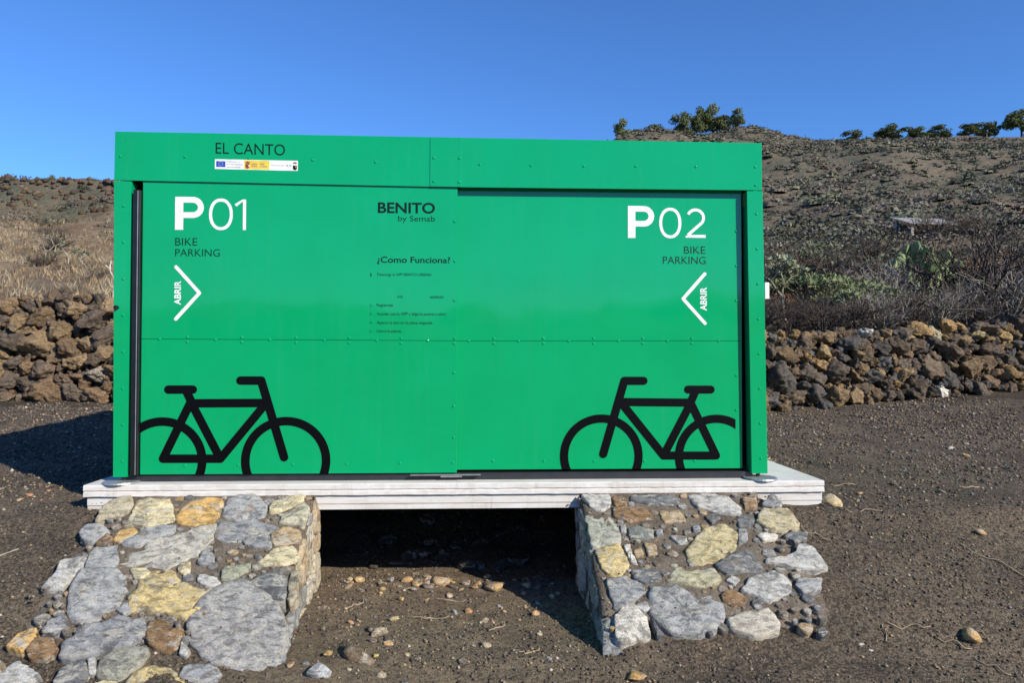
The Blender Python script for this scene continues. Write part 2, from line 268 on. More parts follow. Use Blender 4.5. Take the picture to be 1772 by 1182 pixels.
def make_plain(name, col, rough=.5, metal=0, spec=.5, bumpscale=None):
    m, nt, b = mat_new(name); b.inputs['Base Color'].default_value = (*col, 1); b.inputs['Roughness'].default_value = rough
    b.inputs['Metallic'].default_value = metal; b.inputs['Specular IOR Level'].default_value = spec
    p = geo_pos(nt); f = noise_n(nt, p, 18, 5)
    c = mix(nt, col, tuple(v*.75 for v in col), ramp(nt, f, [(.4, (0, 0, 0)), (.7, (1, 1, 1))])); nt.links.new(c, b.inputs['Base Color'])
    if bumpscale: bump(nt, b, noise_n(nt, p, bumpscale, 4), .3, .002)
    return m
def make_green():
    m, nt, b = mat_new('green_paint'); p = geo_pos(nt)
    f = noise_n(nt, p, 2.2, 4); dust = noise_n(nt, p, 70, 5, .7)
    mp = nd(nt, 'ShaderNodeMapping'); mp.inputs['Scale'].default_value = (14, 14, .8); nt.links.new(p, mp.inputs[0]); strk = noise_n(nt, mp.outputs[0], 1.6, 6, .7)
    c = mix(nt, (.0, .318, .114), (.0, .295, .101), ramp(nt, f, [(.35, (0, 0, 0)), (.7, (1, 1, 1))]))
    film = mathn(nt, 'ADD', mathn(nt, 'MULTIPLY', ramp(nt, dust, [(.58, (0, 0, 0)), (.85, (1, 1, 1))]), .06), mathn(nt, 'MULTIPLY', ramp(nt, strk, [(.52, (0, 0, 0)), (.78, (1, 1, 1))]), .05))
    c = mix(nt, c, (.12, .36, .19), film)
    nt.links.new(c, b.inputs['Base Color'])
    nt.links.new(ramp(nt, noise_n(nt, p, 5, 5, .6), [(.3, (.035,)*3), (.75, (.09,)*3)]), b.inputs['Roughness']); b.inputs['Specular IOR Level'].default_value = .55
    bump(nt, b, noise_n(nt, p, 1.1, 2), .25, .015)
    return m
def make_concrete():
    m, nt, b = mat_new('white_concrete'); p = geo_pos(nt)
    mp = nd(nt, 'ShaderNodeMapping'); mp.inputs['Scale'].default_value = (1.2, 6, 9); nt.links.new(p, mp.inputs[0])
    st = noise_n(nt, mp.outputs[0], 3.0, 6, .65); fine = noise_n(nt, p, 90, 4)
    c = mix(nt, (.60, .585, .55), (.45, .41, .34), ramp(nt, st, [(.42, (0, 0, 0)), (.78, (1, 1, 1))]))
    c = mix(nt, c, (.40, .36, .29), mathn(nt, 'MULTIPLY', ramp(nt, noise_n(nt, p, 7, 5, .7), [(.58, (0, 0, 0)), (.72, (1, 1, 1))]), .35))
    c = mix(nt, c, (.30, .28, .25), mathn(nt, 'MULTIPLY', ramp(nt, fine, [(.66, (0, 0, 0)), (.72, (1, 1, 1))]), .5))
    mp2 = nd(nt, 'ShaderNodeMapping'); mp2.inputs['Scale'].default_value = (9, 2, 1.2); nt.links.new(p, mp2.inputs[0])
    c = mix(nt, c, (.30, .24, .17), mathn(nt, 'MULTIPLY', ramp(nt, noise_n(nt, mp2.outputs[0], 2.2, 6, .75), [(.56, (0, 0, 0)), (.72, (1, 1, 1))]), .40))
    nt.links.new(c, b.inputs['Base Color']); b.inputs['Roughness'].default_value = .85
    bump(nt, b, fine, .35, .003); return m
def make_stone(name, lichen=(.66, .62, .52), rust=(.34, .19, .07), pit=.5, dark=(.34, .34, .34), pale=.75, gain=1.75):
    m, nt, b = mat_new(name); oi = nd(nt, 'ShaderNodeObjectInfo'); p = geo_pos(nt); base = mix(nt, oi.outputs['Color'], (gain, gain*.97, gain*.90), 1., 'MULTIPLY')
    sh = nd(nt, 'ShaderNodeVectorMath', operation='ADD'); cmb = nd(nt, 'ShaderNodeCombineXYZ'); nt.links.new(mathn(nt, 'MULTIPLY', oi.outputs['Random'], 40.), cmb.inputs[0]); nt.links.new(mathn(nt, 'MULTIPLY', oi.outputs['Random'], 17.), cmb.inputs[1])
    nt.links.new(p, sh.inputs[0]); nt.links.new(cmb.outputs[0], sh.inputs[1]); q = sh.outputs[0]
    rot = nd(nt, 'ShaderNodeMapping'); rot.inputs['Scale'].default_value = (1, 2.0, 2.0); rot.inputs['Rotation'].default_value = (0, 0, .5); nt.links.new(q, rot.inputs[0])
    big = noise_n(nt, q, 7, 6, .65, .8); mid = noise_n(nt, rot.outputs[0], 16, 8, .7, .5); fine = noise_n(nt, q, 130, 5, .75); vein = noise_n(nt, rot.outputs[0], 9, 7, .75, 1.2)
    drk = mix(nt, base, dark, 1., 'MULTIPLY')
    c = mix(nt, base, drk, mathn(nt, 'MULTIPLY', ramp(nt, mid, [(.46, (0, 0, 0)), (.60, (1, 1, 1))]), .8))
    c = mix(nt, c, (.10, .10, .10), mathn(nt, 'MULTIPLY', ramp(nt, big, [(.56, (0, 0, 0)), (.62, (1, 1, 1))]), .6))
    c = mix(nt, c, lichen, mathn(nt, 'MULTIPLY', ramp(nt, vein, [(.52, (0, 0, 0)), (.60, (1, 1, 1))]), pale))
    c = mix(nt, c, rust, mathn(nt, 'MULTIPLY', ramp(nt, noise_n(nt, q, 11, 5, .65, 1.), [(.60, (0, 0, 0)), (.67, (1, 1, 1))]), .5))
    c = mix(nt, c, mix(nt, c, (.34, .32, .30), 1., 'MULTIPLY'), ramp(nt, fine, [(.50, (0, 0, 0)), (.72, (1, 1, 1))]))
    nt.links.new(c, b.inputs['Base Color']); b.inputs['Roughness'].default_value = .9; b.inputs['Specular IOR Level'].default_value = .25
    n1 = bump(nt, b, mid, 1., .045*pit); bump(nt, b, fine, .9, .012, n1); return m
def make_ground():
    m, nt, b = mat_new('volcanic_ground'); p = geo_pos(nt)
    sep = nd(nt, 'ShaderNodeSeparateXYZ'); nt.links.new(p, sep.inputs[0])
    big = noise_n(nt, p, .9, 5, .6); mid = noise_n(nt, p, 7, 6, .65)
    vor = nd(nt, 'ShaderNodeTexVoronoi'); vor.inputs['Scale'].default_value = 85; nt.links.new(p, vor.inputs['Vector'])
    vor2 = nd(nt, 'ShaderNodeTexVoronoi'); vor2.inputs['Scale'].default_value = 38; nt.links.new(p, vor2.inputs['Vector'])
    fine = noise_n(nt, p, 160, 4, .7)
    c = mix(nt, (.098, .079, .060), (.20, .158, .108), ramp(nt, big, [(.40, (0, 0, 0)), (.70, (1, 1, 1))]))
    c = mix(nt, c, (.20, .14, .088), mathn(nt, 'MULTIPLY', ramp(nt, mid, [(.50, (0, 0, 0)), (.72, (1, 1, 1))]), .5))
    sp = nd(nt, 'ShaderNodeSeparateColor'); nt.links.new(vor.outputs['Color'], sp.inputs[0])
    c = mix(nt, c, (.02, .018, .016), mathn(nt, 'MULTIPLY', ramp(nt, sp.outputs[0], [(.35, (1, 1, 1)), (.55, (0, 0, 0))]), .6))
    c = mix(nt, c, (.30, .24, .16), mathn(nt, 'MULTIPLY', ramp(nt, sp.outputs[1], [(.84, (0, 0, 0)), (.93, (1, 1, 1))]), .35))
    grain = noise_n(nt, p, 210, 3, .6)
    c = mix(nt, c, mix(nt, c, (2.3, 2.2, 2.05), 1., 'MULTIPLY'), ramp(nt, grain, [(.54, (0, 0, 0)), (.66, (1, 1, 1))]))
    c = mix(nt, c, mix(nt, c, (.30, .30, .30), 1., 'MULTIPLY'), ramp(nt, noise_n(nt, p, 120, 3, .6), [(.56, (0, 0, 0)), (.68, (1, 1, 1))]))
    # sandier soil between the piers
    def band(v, lo, hi, soft):
        a_ = nd(nt, 'ShaderNodeMapRange'); a_.inputs[1].default_value = lo-soft; a_.inputs[2].default_value = lo+soft; nt.links.new(v, a_.inputs[0])
        b_ = nd(nt, 'ShaderNodeMapRange'); b_.inputs[1].default_value = hi-soft; b_.inputs[2].default_value = hi+soft; b_.inputs[3].default_value = 1; b_.inputs[4].default_value = 0; nt.links.new(v, b_.inputs[0])
        return mathn(nt, 'MULTIPLY', a_.outputs[0], b_.outputs[0])
    wob = mathn(nt, 'MULTIPLY', mathn(nt, 'SUBTRACT', big, .5), 1.2)
    inch = mathn(nt, 'MULTIPLY', band(mathn(nt, 'ADD', sep.outputs[0], wob), -.95, .95, .15), band(mathn(nt, 'ADD', sep.outputs[1], wob), -1.5, .8, .3))
    soil = mix(nt, (.30, .23, .145), (.18, .138, .095), ramp(nt, mid, [(.40, (0, 0, 0)), (.62, (1, 1, 1))]))
    soil = mix(nt, soil, (.07, .055, .042), mathn(nt, 'MULTIPLY', ramp(nt, sp.outputs[0], [(.25, (1, 1, 1)), (.42, (0, 0, 0))]), .55))
    c = mix(nt, c, soil, mathn(nt, 'MULTIPLY', inch, .7))
    # the hillside beyond the dry stone walls: soil and dead grass
    hb = noise_n(nt, p, .16, 6, .65); hm = noise_n(nt, p, .9, 6, .7)
    h = mix(nt, (.185, .150, .102), (.115, .096, .068), ramp(nt, hm, [(.42, (0, 0, 0)), (.60, (1, 1, 1))]))
    h = mix(nt, h, (.095, .100, .070), ramp(nt, hb, [(.46, (0, 0, 0)), (.60, (1, 1, 1))]))
    h = mix(nt, h, (.18, .115, .065), mathn(nt, 'MULTIPLY', ramp(nt, noise_n(nt, p, .35, 4, .6), [(.56, (0, 0, 0)), (.66, (1, 1, 1))]), .5))
    h = mix(nt, h, (.23, .140, .082), mathn(nt, 'MULTIPLY', mathn(nt, 'MULTIPLY', band(mathn(nt, 'ADD', sep.outputs[1], mathn(nt, 'MULTIPLY', mathn(nt, 'SUBTRACT', hb, .5), 14.)), 9., 23., 2.), band(sep.outputs[0], 2., 60., 1.)), .8))
    h = mix(nt, h, mix(nt, (.31, .235, .145), (.21, .135, .08), ramp(nt, noise_n(nt, p, .5, 5, .6), [(.44, (0, 0, 0)), (.58, (1, 1, 1))])), mathn(nt, 'MULTIPLY', mathn(nt, 'MULTIPLY', band(mathn(nt, 'ADD', sep.outputs[1], mathn(nt, 'MULTIPLY', mathn(nt, 'SUBTRACT', hm, .5), 9.)), 9., 27., 2.), band(sep.outputs[0], -60., -1., 1.)), .75))
    yb = mathn(nt, 'ADD', sep.outputs[1], mathn(nt, 'MULTIPLY', mathn(nt, 'SUBTRACT', mid, .5), 1.6))
    mr = nd(nt, 'ShaderNodeMapRange'); mr.inputs[1].default_value = 5.6; mr.inputs[2].default_value = 7.2; nt.links.new(yb, mr.inputs[0])
    c = mix(nt, c, h, mr.outputs[0])
    nt.links.new(c, b.inputs['Base Color']); b.inputs['Roughness'].default_value = .95; b.inputs['Specular IOR Level'].default_value = .15
    n0 = bump(nt, b, mathn(nt, 'MULTIPLY', hm, mr.outputs[0]), 1., .55); n1 = bump(nt, b, mid, .5, .03, n0); n2 = bump(nt, b, vor2.outputs['Distance'], .5, -.012, n1); n3 = bump(nt, b, vor.outputs['Distance'], .6, -.008, n2); bump(nt, b, fine, 1., .013, n3)
    return m
def make_mortar():
    m, nt, b = mat_new('mortar'); p = geo_pos(nt); mid = noise_n(nt, p, 8, 6, .65); fine = noise_n(nt, p, 170, 4, .7); g = noise_n(nt, p, 60, 4, .7)
    c = mix(nt, (.25, .205, .155), (.15, .118, .085), ramp(nt, mid, [(.42, (0, 0, 0)), (.60, (1, 1, 1))]))
    c = mix(nt, c, (.42, .38, .32), mathn(nt, 'MULTIPLY', ramp(nt, g, [(.58, (0, 0, 0)), (.66, (1, 1, 1))]), .6))
    c = mix(nt, c, mix(nt, c, (.30, .29, .28), 1., 'MULTIPLY'), ramp(nt, fine, [(.52, (0, 0, 0)), (.66, (1, 1, 1))]))
    nt.links.new(c, b.inputs['Base Color']); b.inputs['Roughness'].default_value = .95; b.inputs['Specular IOR Level'].default_value = .15
    n1 = bump(nt, b, g, .9, .02); bump(nt, b, fine, .9, .010, n1); return m
def make_attr(name, rough=.8, trans=0., var=.35):
    m, nt, b = mat_new(name); a = nd(nt, 'ShaderNodeAttribute', attribute_name='Col'); p = geo_pos(nt)
    f = noise_n(nt, p, 25, 3)
    c = mix(nt, a.outputs['Color'], mix(nt, a.outputs['Color'], (.45, .42, .38), 1., 'MULTIPLY'), mathn(nt, 'MULTIPLY', f, var*2))
    nt.links.new(c, b.inputs['Base Color']); b.inputs['Roughness'].default_value = rough; b.inputs['Specular IOR Level'].default_value = .2
    return m
def make_leaf(name):
    m, nt, b = mat_new(name); oi = nd(nt, 'ShaderNodeObjectInfo'); p = geo_pos(nt)
    f = noise_n(nt, p, 12, 4)
    c = mix(nt, oi.outputs['Color'], mix(nt, oi.outputs['Color'], (.45, .45, .4), 1., 'MULTIPLY'), ramp(nt, f, [(.35, (0, 0, 0)), (.7, (1, 1, 1))]))
    nt.links.new(c, b.inputs['Base Color']); b.inputs['Roughness'].default_value = .75; b.inputs['Specular IOR Level'].default_value = .25
    return m

GREEN = make_green(); CONC = make_concrete(); GROUND = make_ground(); MORTAR = make_mortar()
STONE = make_stone('field_stone'); LAVA = make_stone('lava_stone', (.30, .25, .16), (.28, .15, .06), 1.6, (.36, .33, .30), .40, 1.75)
BLACK = make_plain('black_profile', (.010, .011, .012), .35); RAIL = make_plain('dark_steel', (.035, .038, .042), .4, .3)
DARKIN = make_plain('dark_interior', (.012, .013, .013), .8)
STEEL = make_plain('galvanised_steel', (.42, .42, .41), .42, .6)
INKB = make_plain('black_vinyl', (.0025, .0025, .0028), .3, 0, .22); INKW = make_plain('white_vinyl', (.82, .83, .83), .4, 0, .15)
INKG = make_plain('dark_green_print', (.004, .045, .026), .45, 0, .15); INKD = make_plain('dark_print', (.004, .018, .015), .45, 0, .15)
BLUE = make_plain('blue_print', (.02, .075, .42), .45); YEL = make_plain('yellow_print', (.80, .56, .05), .45); BRN = make_plain('brown_print', (.22, .045, .02), .45); GRYP = make_plain('grey_print', (.22, .24, .28), .45)
VEG = make_attr('scrub_leaves'); PEB = make_attr('pebbles', .9); LEAF = make_leaf('leaf'); WOOD = make_leaf('bark'); SHEET = make_plain('weathered_sheet', (.46, .43, .38), .7, 0, .3, 30)

# ------------------------------------------------------------------ terrain
PIER_SL = .554
def pier_z(y): return -.075 + PIER_SL*(np.asarray(y, float)+.07)
PL = np.array([(-400, 12), (-150, 9), (-70, 3.6), (-40, -.6), (-20, -1.4), (-8, -1.0), (-3, -.79), (-1.45, -.745), (-1.12, -.672), (-.15, -.165), (0, -.14), (2.5, -.13), (4.5, .0), (6.0, .1), (6.35, .2), (6.75, 1.5), (8, 1.75), (14, 3.05), (24, 5.4), (28, 6.6), (30, 8.75), (34, 9.5), (42, 9.9), (80, 16), (160, 35), (250, 56), (270, 57), (420, 48), (1000, 10)])
PR = np.array([(-400, 12), (-150, 9), (-70, 3.6), (-40, -.6), (-20, -1.4), (-8, -1.0), (-3, -.79), (-1.45, -.745), (-1.12, -.672), (-.15, -.165), (0, -.14), (2.5, -.14), (4.0, -.06), (5.0, .0), (5.35, .1), (5.75, 1.0), (8, 1.42), (11, 2.35), (15, 3.2), (25, 5.2), (40, 9.0), (80, 20), (150, 42), (245, 75), (265, 75.5), (420, 64), (1000, 10)])
XL, XR = -.777, .82
def ground(x, y):
    x = np.asarray(x, float); y = np.asarray(y, float)
    off = np.clip(.33*(x-4), -.2, 3.2)*smooth01(1.5, 4, y)*(1-smooth01(12, 30, y))*(x > 2)
    yy = y-off
    s = smooth01(-3.5, 3.5, x*(1-smooth01(20, 120, y)) + x/9*smooth01(20, 120, y))
    z = np.interp(y, PL[:, 0], PL[:, 1])*(1-s) + np.interp(yy, PR[:, 0], PR[:, 1])*s
    z = z + .045*np.clip(x-3.5, 0, 6)*smooth01(2.5, 5, y)*(1-smooth01(10, 20, y))
    # channel between the piers
    wid = .45*smooth01(.0, .12, y); m = smooth01(-.13, -.05, x-XL+wid)*(1-smooth01(.05, .13, x-XR-wid))*smooth01(-1.6, -1.0, y)*(1-smooth01(2.0, 2.6, y))
    cz = np.interp(y, [-2, -1.4, -1.1, -.5, .1, .5, 1.2, 1.8, 2.5], [-.78, -.74, -.665, -.655, -.655, -.71, -.70, -.55, -.25])
    z = z*(1-m) + np.minimum(z, cz)*m
    # ridge shape and roughness that grows with distance
    z = z + 4.2*np.exp(-((x-93)/13)**2)*np.exp(-((y-243)/22)**2) - 2.6*(1-smooth01(48, 80, x))*smooth01(0, 30, x)*smooth01(150, 230, y) + 2.5*np.exp(-((x-190)/40)**2)*np.exp(-((y-255)/50)**2)
    z = z + fbm(x/55, y/55, 3)*7*smooth01(60, 140, y)*(1-.75*smooth01(190, 240, y)) + fbm(x/14+5, y/14, 4)*(2.4+1.4*smooth01(10, 40, x))*smooth01(12, 70, y)*(1-.6*smooth01(150, 240, y))
    z = z + fbm(x/2.6, y/2.6+3, 4)*.5*smooth01(8, 20, y)
    z = z + fbm(x/16+40, y/30, 3)*6*(1-smooth01(-75, -45, y))*smooth01(-260, -120, y)
    near = 1-smooth01(7, 14, np.hypot(x, y))
    z = z + fbm(x*1.7, y*1.7, 3)*.035*near*(1-.9*np.exp(-((y+.2)/.6)**2)*(np.abs(x) < 2.5)) + fbm(x*9, y*9, 3)*.016*near
    return z
def build_ground():
    n = 262; b = 7.6; a = 6.6/b
    t = np.linspace(-1, 1, 2*n+1); g = a*np.sinh(b*t)
    gx = g + .1; gy = g - .6
    X, Y = np.meshgrid(gx, gy); Z = ground(X, Y)
    k = 2*n+1; V = np.stack([X, Y, Z], -1).reshape(-1, 3)
    i = np.arange(k*(k-1)).reshape(k-1, k)[:, :-1].ravel()
    F = np.stack([i, i+1, i+k+1, i+k], -1)
    o = mesh_obj('ground', np_mesh('ground', V, F, True), GROUND); tag(o, kind='structure')
build_ground()

# ------------------------------------------------------------------ stones
def resample(poly, n, rnd, jit):
    """polygon corners kept, edges split into short uneven pieces"""
    P_ = [Vector(p) for p in poly]; m = len(P_); L = [(P_[(i+1) % m]-P_[i]).length for i in range(m)]; tot = sum(L)
    w = tot/4; pts = []
    for i in range(m):
        a, b = P_[i], P_[(i+1) % m]; k = max(1, round(n*L[i]/tot)); nn = Vector((b.y-a.y, a.x-b.x))
        if nn.length: nn.normalize()
        for j in range(k):
            t = j/k if j == 0 else (j+rnd.uniform(-.25, .25))/k
            q = a.lerp(b, t)
            if j == 0: q = q.lerp((P_[i-1]+b)*.5, .07)
            pts.append(q + nn*rnd.gauss(0, 1)*jit*w)
    return pts
def stone_on_plane(name, O, e1, e2, n_, poly, thick, col, parent, rnd, mat=None, n=20, grow=1.03):
    """irregular stone whose outline lies on the plane O,e1,e2 and which stands proud along n_"""
    out = resample(poly, n, rnd, .02); n = len(out); out = [c0_ for c0_ in out]; c = sum(out, Vector((0, 0)))/n
    out = [c+(p-c)*grow for p in out]
    size = sum((p-c).length for p in out)/n; seed = rnd.uniform(0, 90)
    tilt = Vector((rnd.uniform(-.06, .06), rnd.uniform(-.06, .06)))
    rings = [(1.04, -.05), (1.0, 0.0), (.975, thick*.85), (.86, thick*.98), (.6, thick*1.0), (.3, thick*1.0)]
    V = []; F = []
    for s, h in rings:
        for p in out:
            q = c + (p-c)*s; w = O + e1*q.x + e2*q.y
            hh = h
            if h > 0:
                hh += (q-c).dot(tilt) + mnoise.noise(w*14+Vector((seed, 0, 0)))*size*.11 + mnoise.noise(w*45+Vector((0, seed, 0)))*size*.06 - abs(mnoise.noise(w*22+Vector((0, 0, seed))))*size*.05
            V.append(w + n_*hh)
    w = O + e1*c.x + e2*c.y; V.append(w + n_*(thick*1.1)); cw = w
    for r in range(len(rings)-1):
        for k in range(n): F.append((r*n+k, r*n+(k+1) % n, (r+1)*n+(k+1) % n, (r+1)*n+k))
    b = (len(rings)-1)*n
    for k in range(n): F.append((b+k, b+(k+1) % n, len(V)-1))
    area = sum(out[k].x*out[(k+1) % n].y-out[(k+1) % n].x*out[k].y for k in range(n))
    if (e1.cross(e2).dot(n_) > 0) != (area > 0): F = [tuple(reversed(f)) for f in F]
    me = pyd(name, [v-cw for v in V], F, True)
    o = mesh_obj(name, me, mat or STONE, parent, cw-parent.location if parent else cw); o.color = (*col, 1)
    return o
def inside(p, poly):
    r = False; j = len(poly)-1
    for i in range(len(poly)):
        (xi, yi), (xj, yj) = poly[i], poly[j]
        if (yi > p[1]) != (yj > p[1]) and p[0] < (xj-xi)*(p[1]-yi)/(yj-yi)+xi: r = not r
        j = i
    return r
STONE_COLS = [(.30, .31, .32), (.42, .42, .41), (.20, .225, .25), (.13, .145, .16), (.48, .42, .27), (.22, .14, .075), (.40, .30, .18), (.33, .33, .28)]
def pier(x0, x1, stones, facing, label):
    rnd = random.Random(int(x0*100)+50)
    root = tag(empty('stone_pier', ((x0+x1)/2, -.3, -.75)), label, 'pier', 'masonry piers under the slab')
    # mortar and earth core: front slope under the slab, vertical faces
    nx, ny = 46, 60; V = []; F = []
    for j in range(ny+1):
        y = -1.38 + (-.03+1.38)*j/ny
        for i in range(nx+1):
            x = x0+(x1-x0)*i/nx
            edge = min(i, nx-i)
            z = float(pier_z(y)) + .012 + mnoise.noise(Vector((x*9, y*9, 1)))*.007 + mnoise.noise(Vector((x*30, y*30, 1)))*.007
            outer = (i if facing > 0 else nx-i)/nx; k_ = min(1., outer/.22)**.7; z = z*k_ + (float(ground(x, y))-.03)*(1-k_) - (.015 if edge == 0 else 0)
            if y < -.86: k_ = min(1., (-.86-y)/.14); z = z*(1-k_) + min(z, float(ground(x, y))-.03)*k_
            V.append((x, y, z))
    for j in range(ny):
        for i in range(nx): a = j*(nx+1)+i; F.append((a, a+1, a+nx+2, a+nx+1))
    # skirts down to below ground
    def skirt(idx):
        base = len(V)
        for k in idx: V.append((V[k][0], V[k][1], -.95))
        for k in range(len(idx)-1): F.append((idx[k], base+k, base+k+1, idx[k+1]))
    skirt([j*(nx+1) for j in range(ny, -1, -1)]); skirt([j*(nx+1)+nx for j in range(ny+1)])
    c = Vector(root.location)
    core = mesh_obj('mortar_core', pyd('mortar_core', [Vector(v)-c for v in V], F, True), MORTAR, root)
    # body of the support continuing below the slab
    boxm('support_wall', x0-c.x+.03, x1-c.x-.03, .0-.03-c.y, .07-c.y, -.95-c.z, -.160-c.z, MORTAR, root, 0)
    xa, xb = (x0+.03, x1-.55) if facing > 0 else (x0+.55, x1-.03); boxm('support_wall', xa-c.x, xb-c.x, .072-c.y, 2.7-c.y, -.95-c.z, -.160-c.z, GROUND, root, 0)
    e1 = Vector((1, 0, 0)); cs = 1/math.hypot(1, PIER_SL); e2 = Vector((0, cs, PIER_SL*cs)); n_ = e1.cross(e2)
    O = Vector((0, -.07, -.075)); polys = []
    for poly, col in stones:
        pl = [(x, (y+.07)/cs) for x, y in poly]; polys.append(pl)
        stone_on_plane('stone', O, e1, e2, n_, pl, rnd.uniform(.021, .029), col, root, rnd, n=30, grow=1.09)
    # small packing stones in the joints
    cnt = 0; placed = []
    for k in range(4000):
        if cnt >= 75: break
        x = rnd.uniform(x0+(.14 if facing > 0 else .02), x1-(.02 if facing > 0 else .16)); yy = rnd.uniform(-.93, -.02)/cs; r = rnd.uniform(.012, .038)*(1 if rnd.random() < .75 else 1.4)
        if any(inside((x+r*.9*cos(a), yy+r*.9*sin(a)), p) for p in polys for a in (0, 1.57, 3.14, 4.71)): continue
        if any(math.hypot(x-a, yy-b) < (r+c2)*.95 for a, b, c2 in placed): continue
        placed.append((x, yy, r)); cnt += 1
        k0 = rnd.uniform(0, 6); asp = rnd.uniform(.6, 1)
        pl = [(x+r*cos(a+k0)*rnd.uniform(.75, 1.1), yy+asp*r*sin(a+k0)*rnd.uniform(.75, 1.1)) for a in [i*2*pi/7 for i in range(7)]]
        stone_on_plane('stone', O, e1, e2, n_, pl, rnd.uniform(.017, .024), rnd.choice([(.26, .26, .26), (.20, .17, .14), (.17, .155, .14), (.33, .31, .27), (.30, .22, .13), (.15, .15, .155)]), root, rnd, n=10)
    # the vertical face along the channel
    xf = x1 if facing > 0 else x0
    e1 = Vector((0, 1, 0)); e2 = Vector((0, 0, 1)); n_ = Vector((facing, 0, 0)); O = Vector((xf-.012*facing, 0, 0))
    y = -1.06
    while y < -.02:
        w = min(rnd.uniform(.15, .30), max(.08, .06-y)); z = -.80
        top = min(float(pier_z(min(y+w*.5, -.05)))-.0, -.085) if y < -.07 else -.165
        while z < top-.05:
            h = min(rnd.uniform(.10, .26), top-z)
            if top-z-h < .06: h = top-z
            cx, cz = y+w/2+rnd.uniform(-.02, .02), z+h/2
            pl = []
            for i in range(9):
                a = i*2*pi/9+rnd.uniform(-.2, .2); ca, sa = cos(a), sin(a); k = max(abs(ca), abs(sa))**.75
                py, pz = cx+ca/k*w*.51, cz+sa/k*h*.50
                lim = float(pier_z(py))-.004 if py < -.07 else -.165
                pl.append((py, min(pz, lim)))
            colr = rnd.choice([(.42, .33, .22), (.30, .31, .31), (.45, .40, .30), (.24, .25, .26), (.48, .45, .38)])
            stone_on_plane('stone', O, e1, e2, n_, pl, rnd.uniform(.015, .035), colr, root, rnd, n=18)
            z += h
        y += w
    return root
pier(-2.07, XL, LEFT_PIER_STONES, 1, 'mortared stone pier with ochre and grey stones beneath the slab end below the P01 door')
pier(XR, 2.08, RIGHT_PIER_STONES, -1, 'mortared stone pier half buried in gravel beneath the slab end below the P02 door')

# ------------------------------------------------------------------ concrete slab
slab = tag(empty('concrete_slab', (.1, 1, -.155)), 'white two-tier concrete slab carrying the green bike locker on stone piers', 'slab')
c = Vector(slab.location)
def tiers():
    bm = bmesh.new()
    # upper tier with a shallow moulded groove along its front face
    prof = [(-.082, -.068), (-.080, -.046), (-.0745, -.042), (-.0745, -.036), (-.081, -.032), (-.080, -.006), (-.073, 0.), (2.85, 0.), (2.85, -.068)]
    xs = np.linspace(-2.128, 2.338, 140); rows = []
    for x in xs:
        j = mnoise.noise(Vector((x*5, 0, 0)))*.002
        rows.append([bm.verts.new((x-c.x, y-c.y+(j+mnoise.noise(Vector((x*23, i*3., 0)))*.0035 if y < 0 else 0), z-c.z+(mnoise.noise(Vector((x*11, i*5., 7)))*.0028 if y < 0 and z < 0 else 0))) for i, (y, z) in enumerate(prof)])
    for a, b in zip(rows[:-1], rows[1:]):
        for k in range(len(prof)): k2 = (k+1) % len(prof); bm.faces.new((a[k], b[k], b[k2], a[k2]))
    bm.faces.new(rows[0]); bm.faces.new(list(reversed(rows[-1])))
    mesh_obj('upper_tier', bm_mesh('upper_tier', bm), CONC, slab)
    bm = bmesh.new()
    prof = [(-.058, -.158), (-.058, -.128), (-.0635, -.122), (-.0635, -.0735), (2.83, -.0735), (2.83, -.158)]
    rows = [[bm.verts.new((x-c.x, y-c.y+(mnoise.noise(Vector((x*17, i*3., 4)))*.002 if y < 0 else 0), z-c.z)) for i, (y, z) in enumerate(prof)] for x in np.linspace(-2.112, 2.33, 60)]
    for a, b in zip(rows[:-1], rows[1:]):
        for k in range(len(prof)): k2 = (k+1) % len(prof); bm.faces.new((a[k], b[k], b[k2], a[k2]))
    bm.faces.new(rows[0]); bm.faces.new(list(reversed(rows[-1])))
    mesh_obj('lower_tier', bm_mesh('lower_tier', bm), CONC, slab)
    boxm('tier_joint', -2.10-c.x, 2.31-c.x, -.045-c.y, 2.8-c.y, -.0734-c.z, -.0681-c.z, DARKIN, slab, 0)
tiers()

# ------------------------------------------------------------------ the bike locker
LK = tag(empty('bike_locker', (0, 1.3, 0)), 'green metal bike locker with two sliding doors and black bicycle pictograms on white slab', 'bike locker')
LC = Vector(LK.location)
def lp(name, corners, y0, y1, mat, parent=LK, bev=.0015):
    o = panel(name, corners, y0-LC.y, y1-LC.y, mat, parent, bev); return o
def lb(name, x0, x1, y0, y1, z0, z1, mat, parent=LK, bev=.002):
    return lp(name, [(x0, z0), (x1, z0), (x1, z1), (x0, z1)], y0, y1, mat, parent, bev)
def rivet_mesh():
    bm = bmesh.new(); bmesh.ops.create_uvsphere(bm, u_segments=10, v_segments=6, radius=.0095)
    for v in bm.verts: v.co = Vector((v.co.x, v.co.z*.42, v.co.y))
    bmesh.ops.recalc_face_normals(bm, faces=bm.faces[:])
    me = bpy.data.meshes.new('rivet'); bm.to_mesh(me); bm.free(); me.polygons.foreach_set('use_smooth', [True]*len(me.polygons)); me.materials.append(GREEN); return me
RIV = rivet_mesh()
def rivets(parent, pts, y):
    for x, z in pts:
        o = bpy.data.objects.new('rivet', RIV); o.location = (x, y-LC.y, z); link(o, parent)
ROOFM = GREEN
fl = lp('fascia_panel', [(-2.009, 1.831), (-.004, 1.8135), (-.004, 2.1235), (-2.006, 2.129)], .0, .010, GREEN)
fr = lp('fascia_panel', [(.000, 1.8135), (1.986, 1.8165), (1.985, 2.118), (.000, 2.1235)], .0, .010, GREEN)
fj = lp('joint_plate', [(-.102, 1.815), (.094, 1.814), (.094, 2.1225), (-.102, 2.1228)], -.004, -.0005, GREEN)
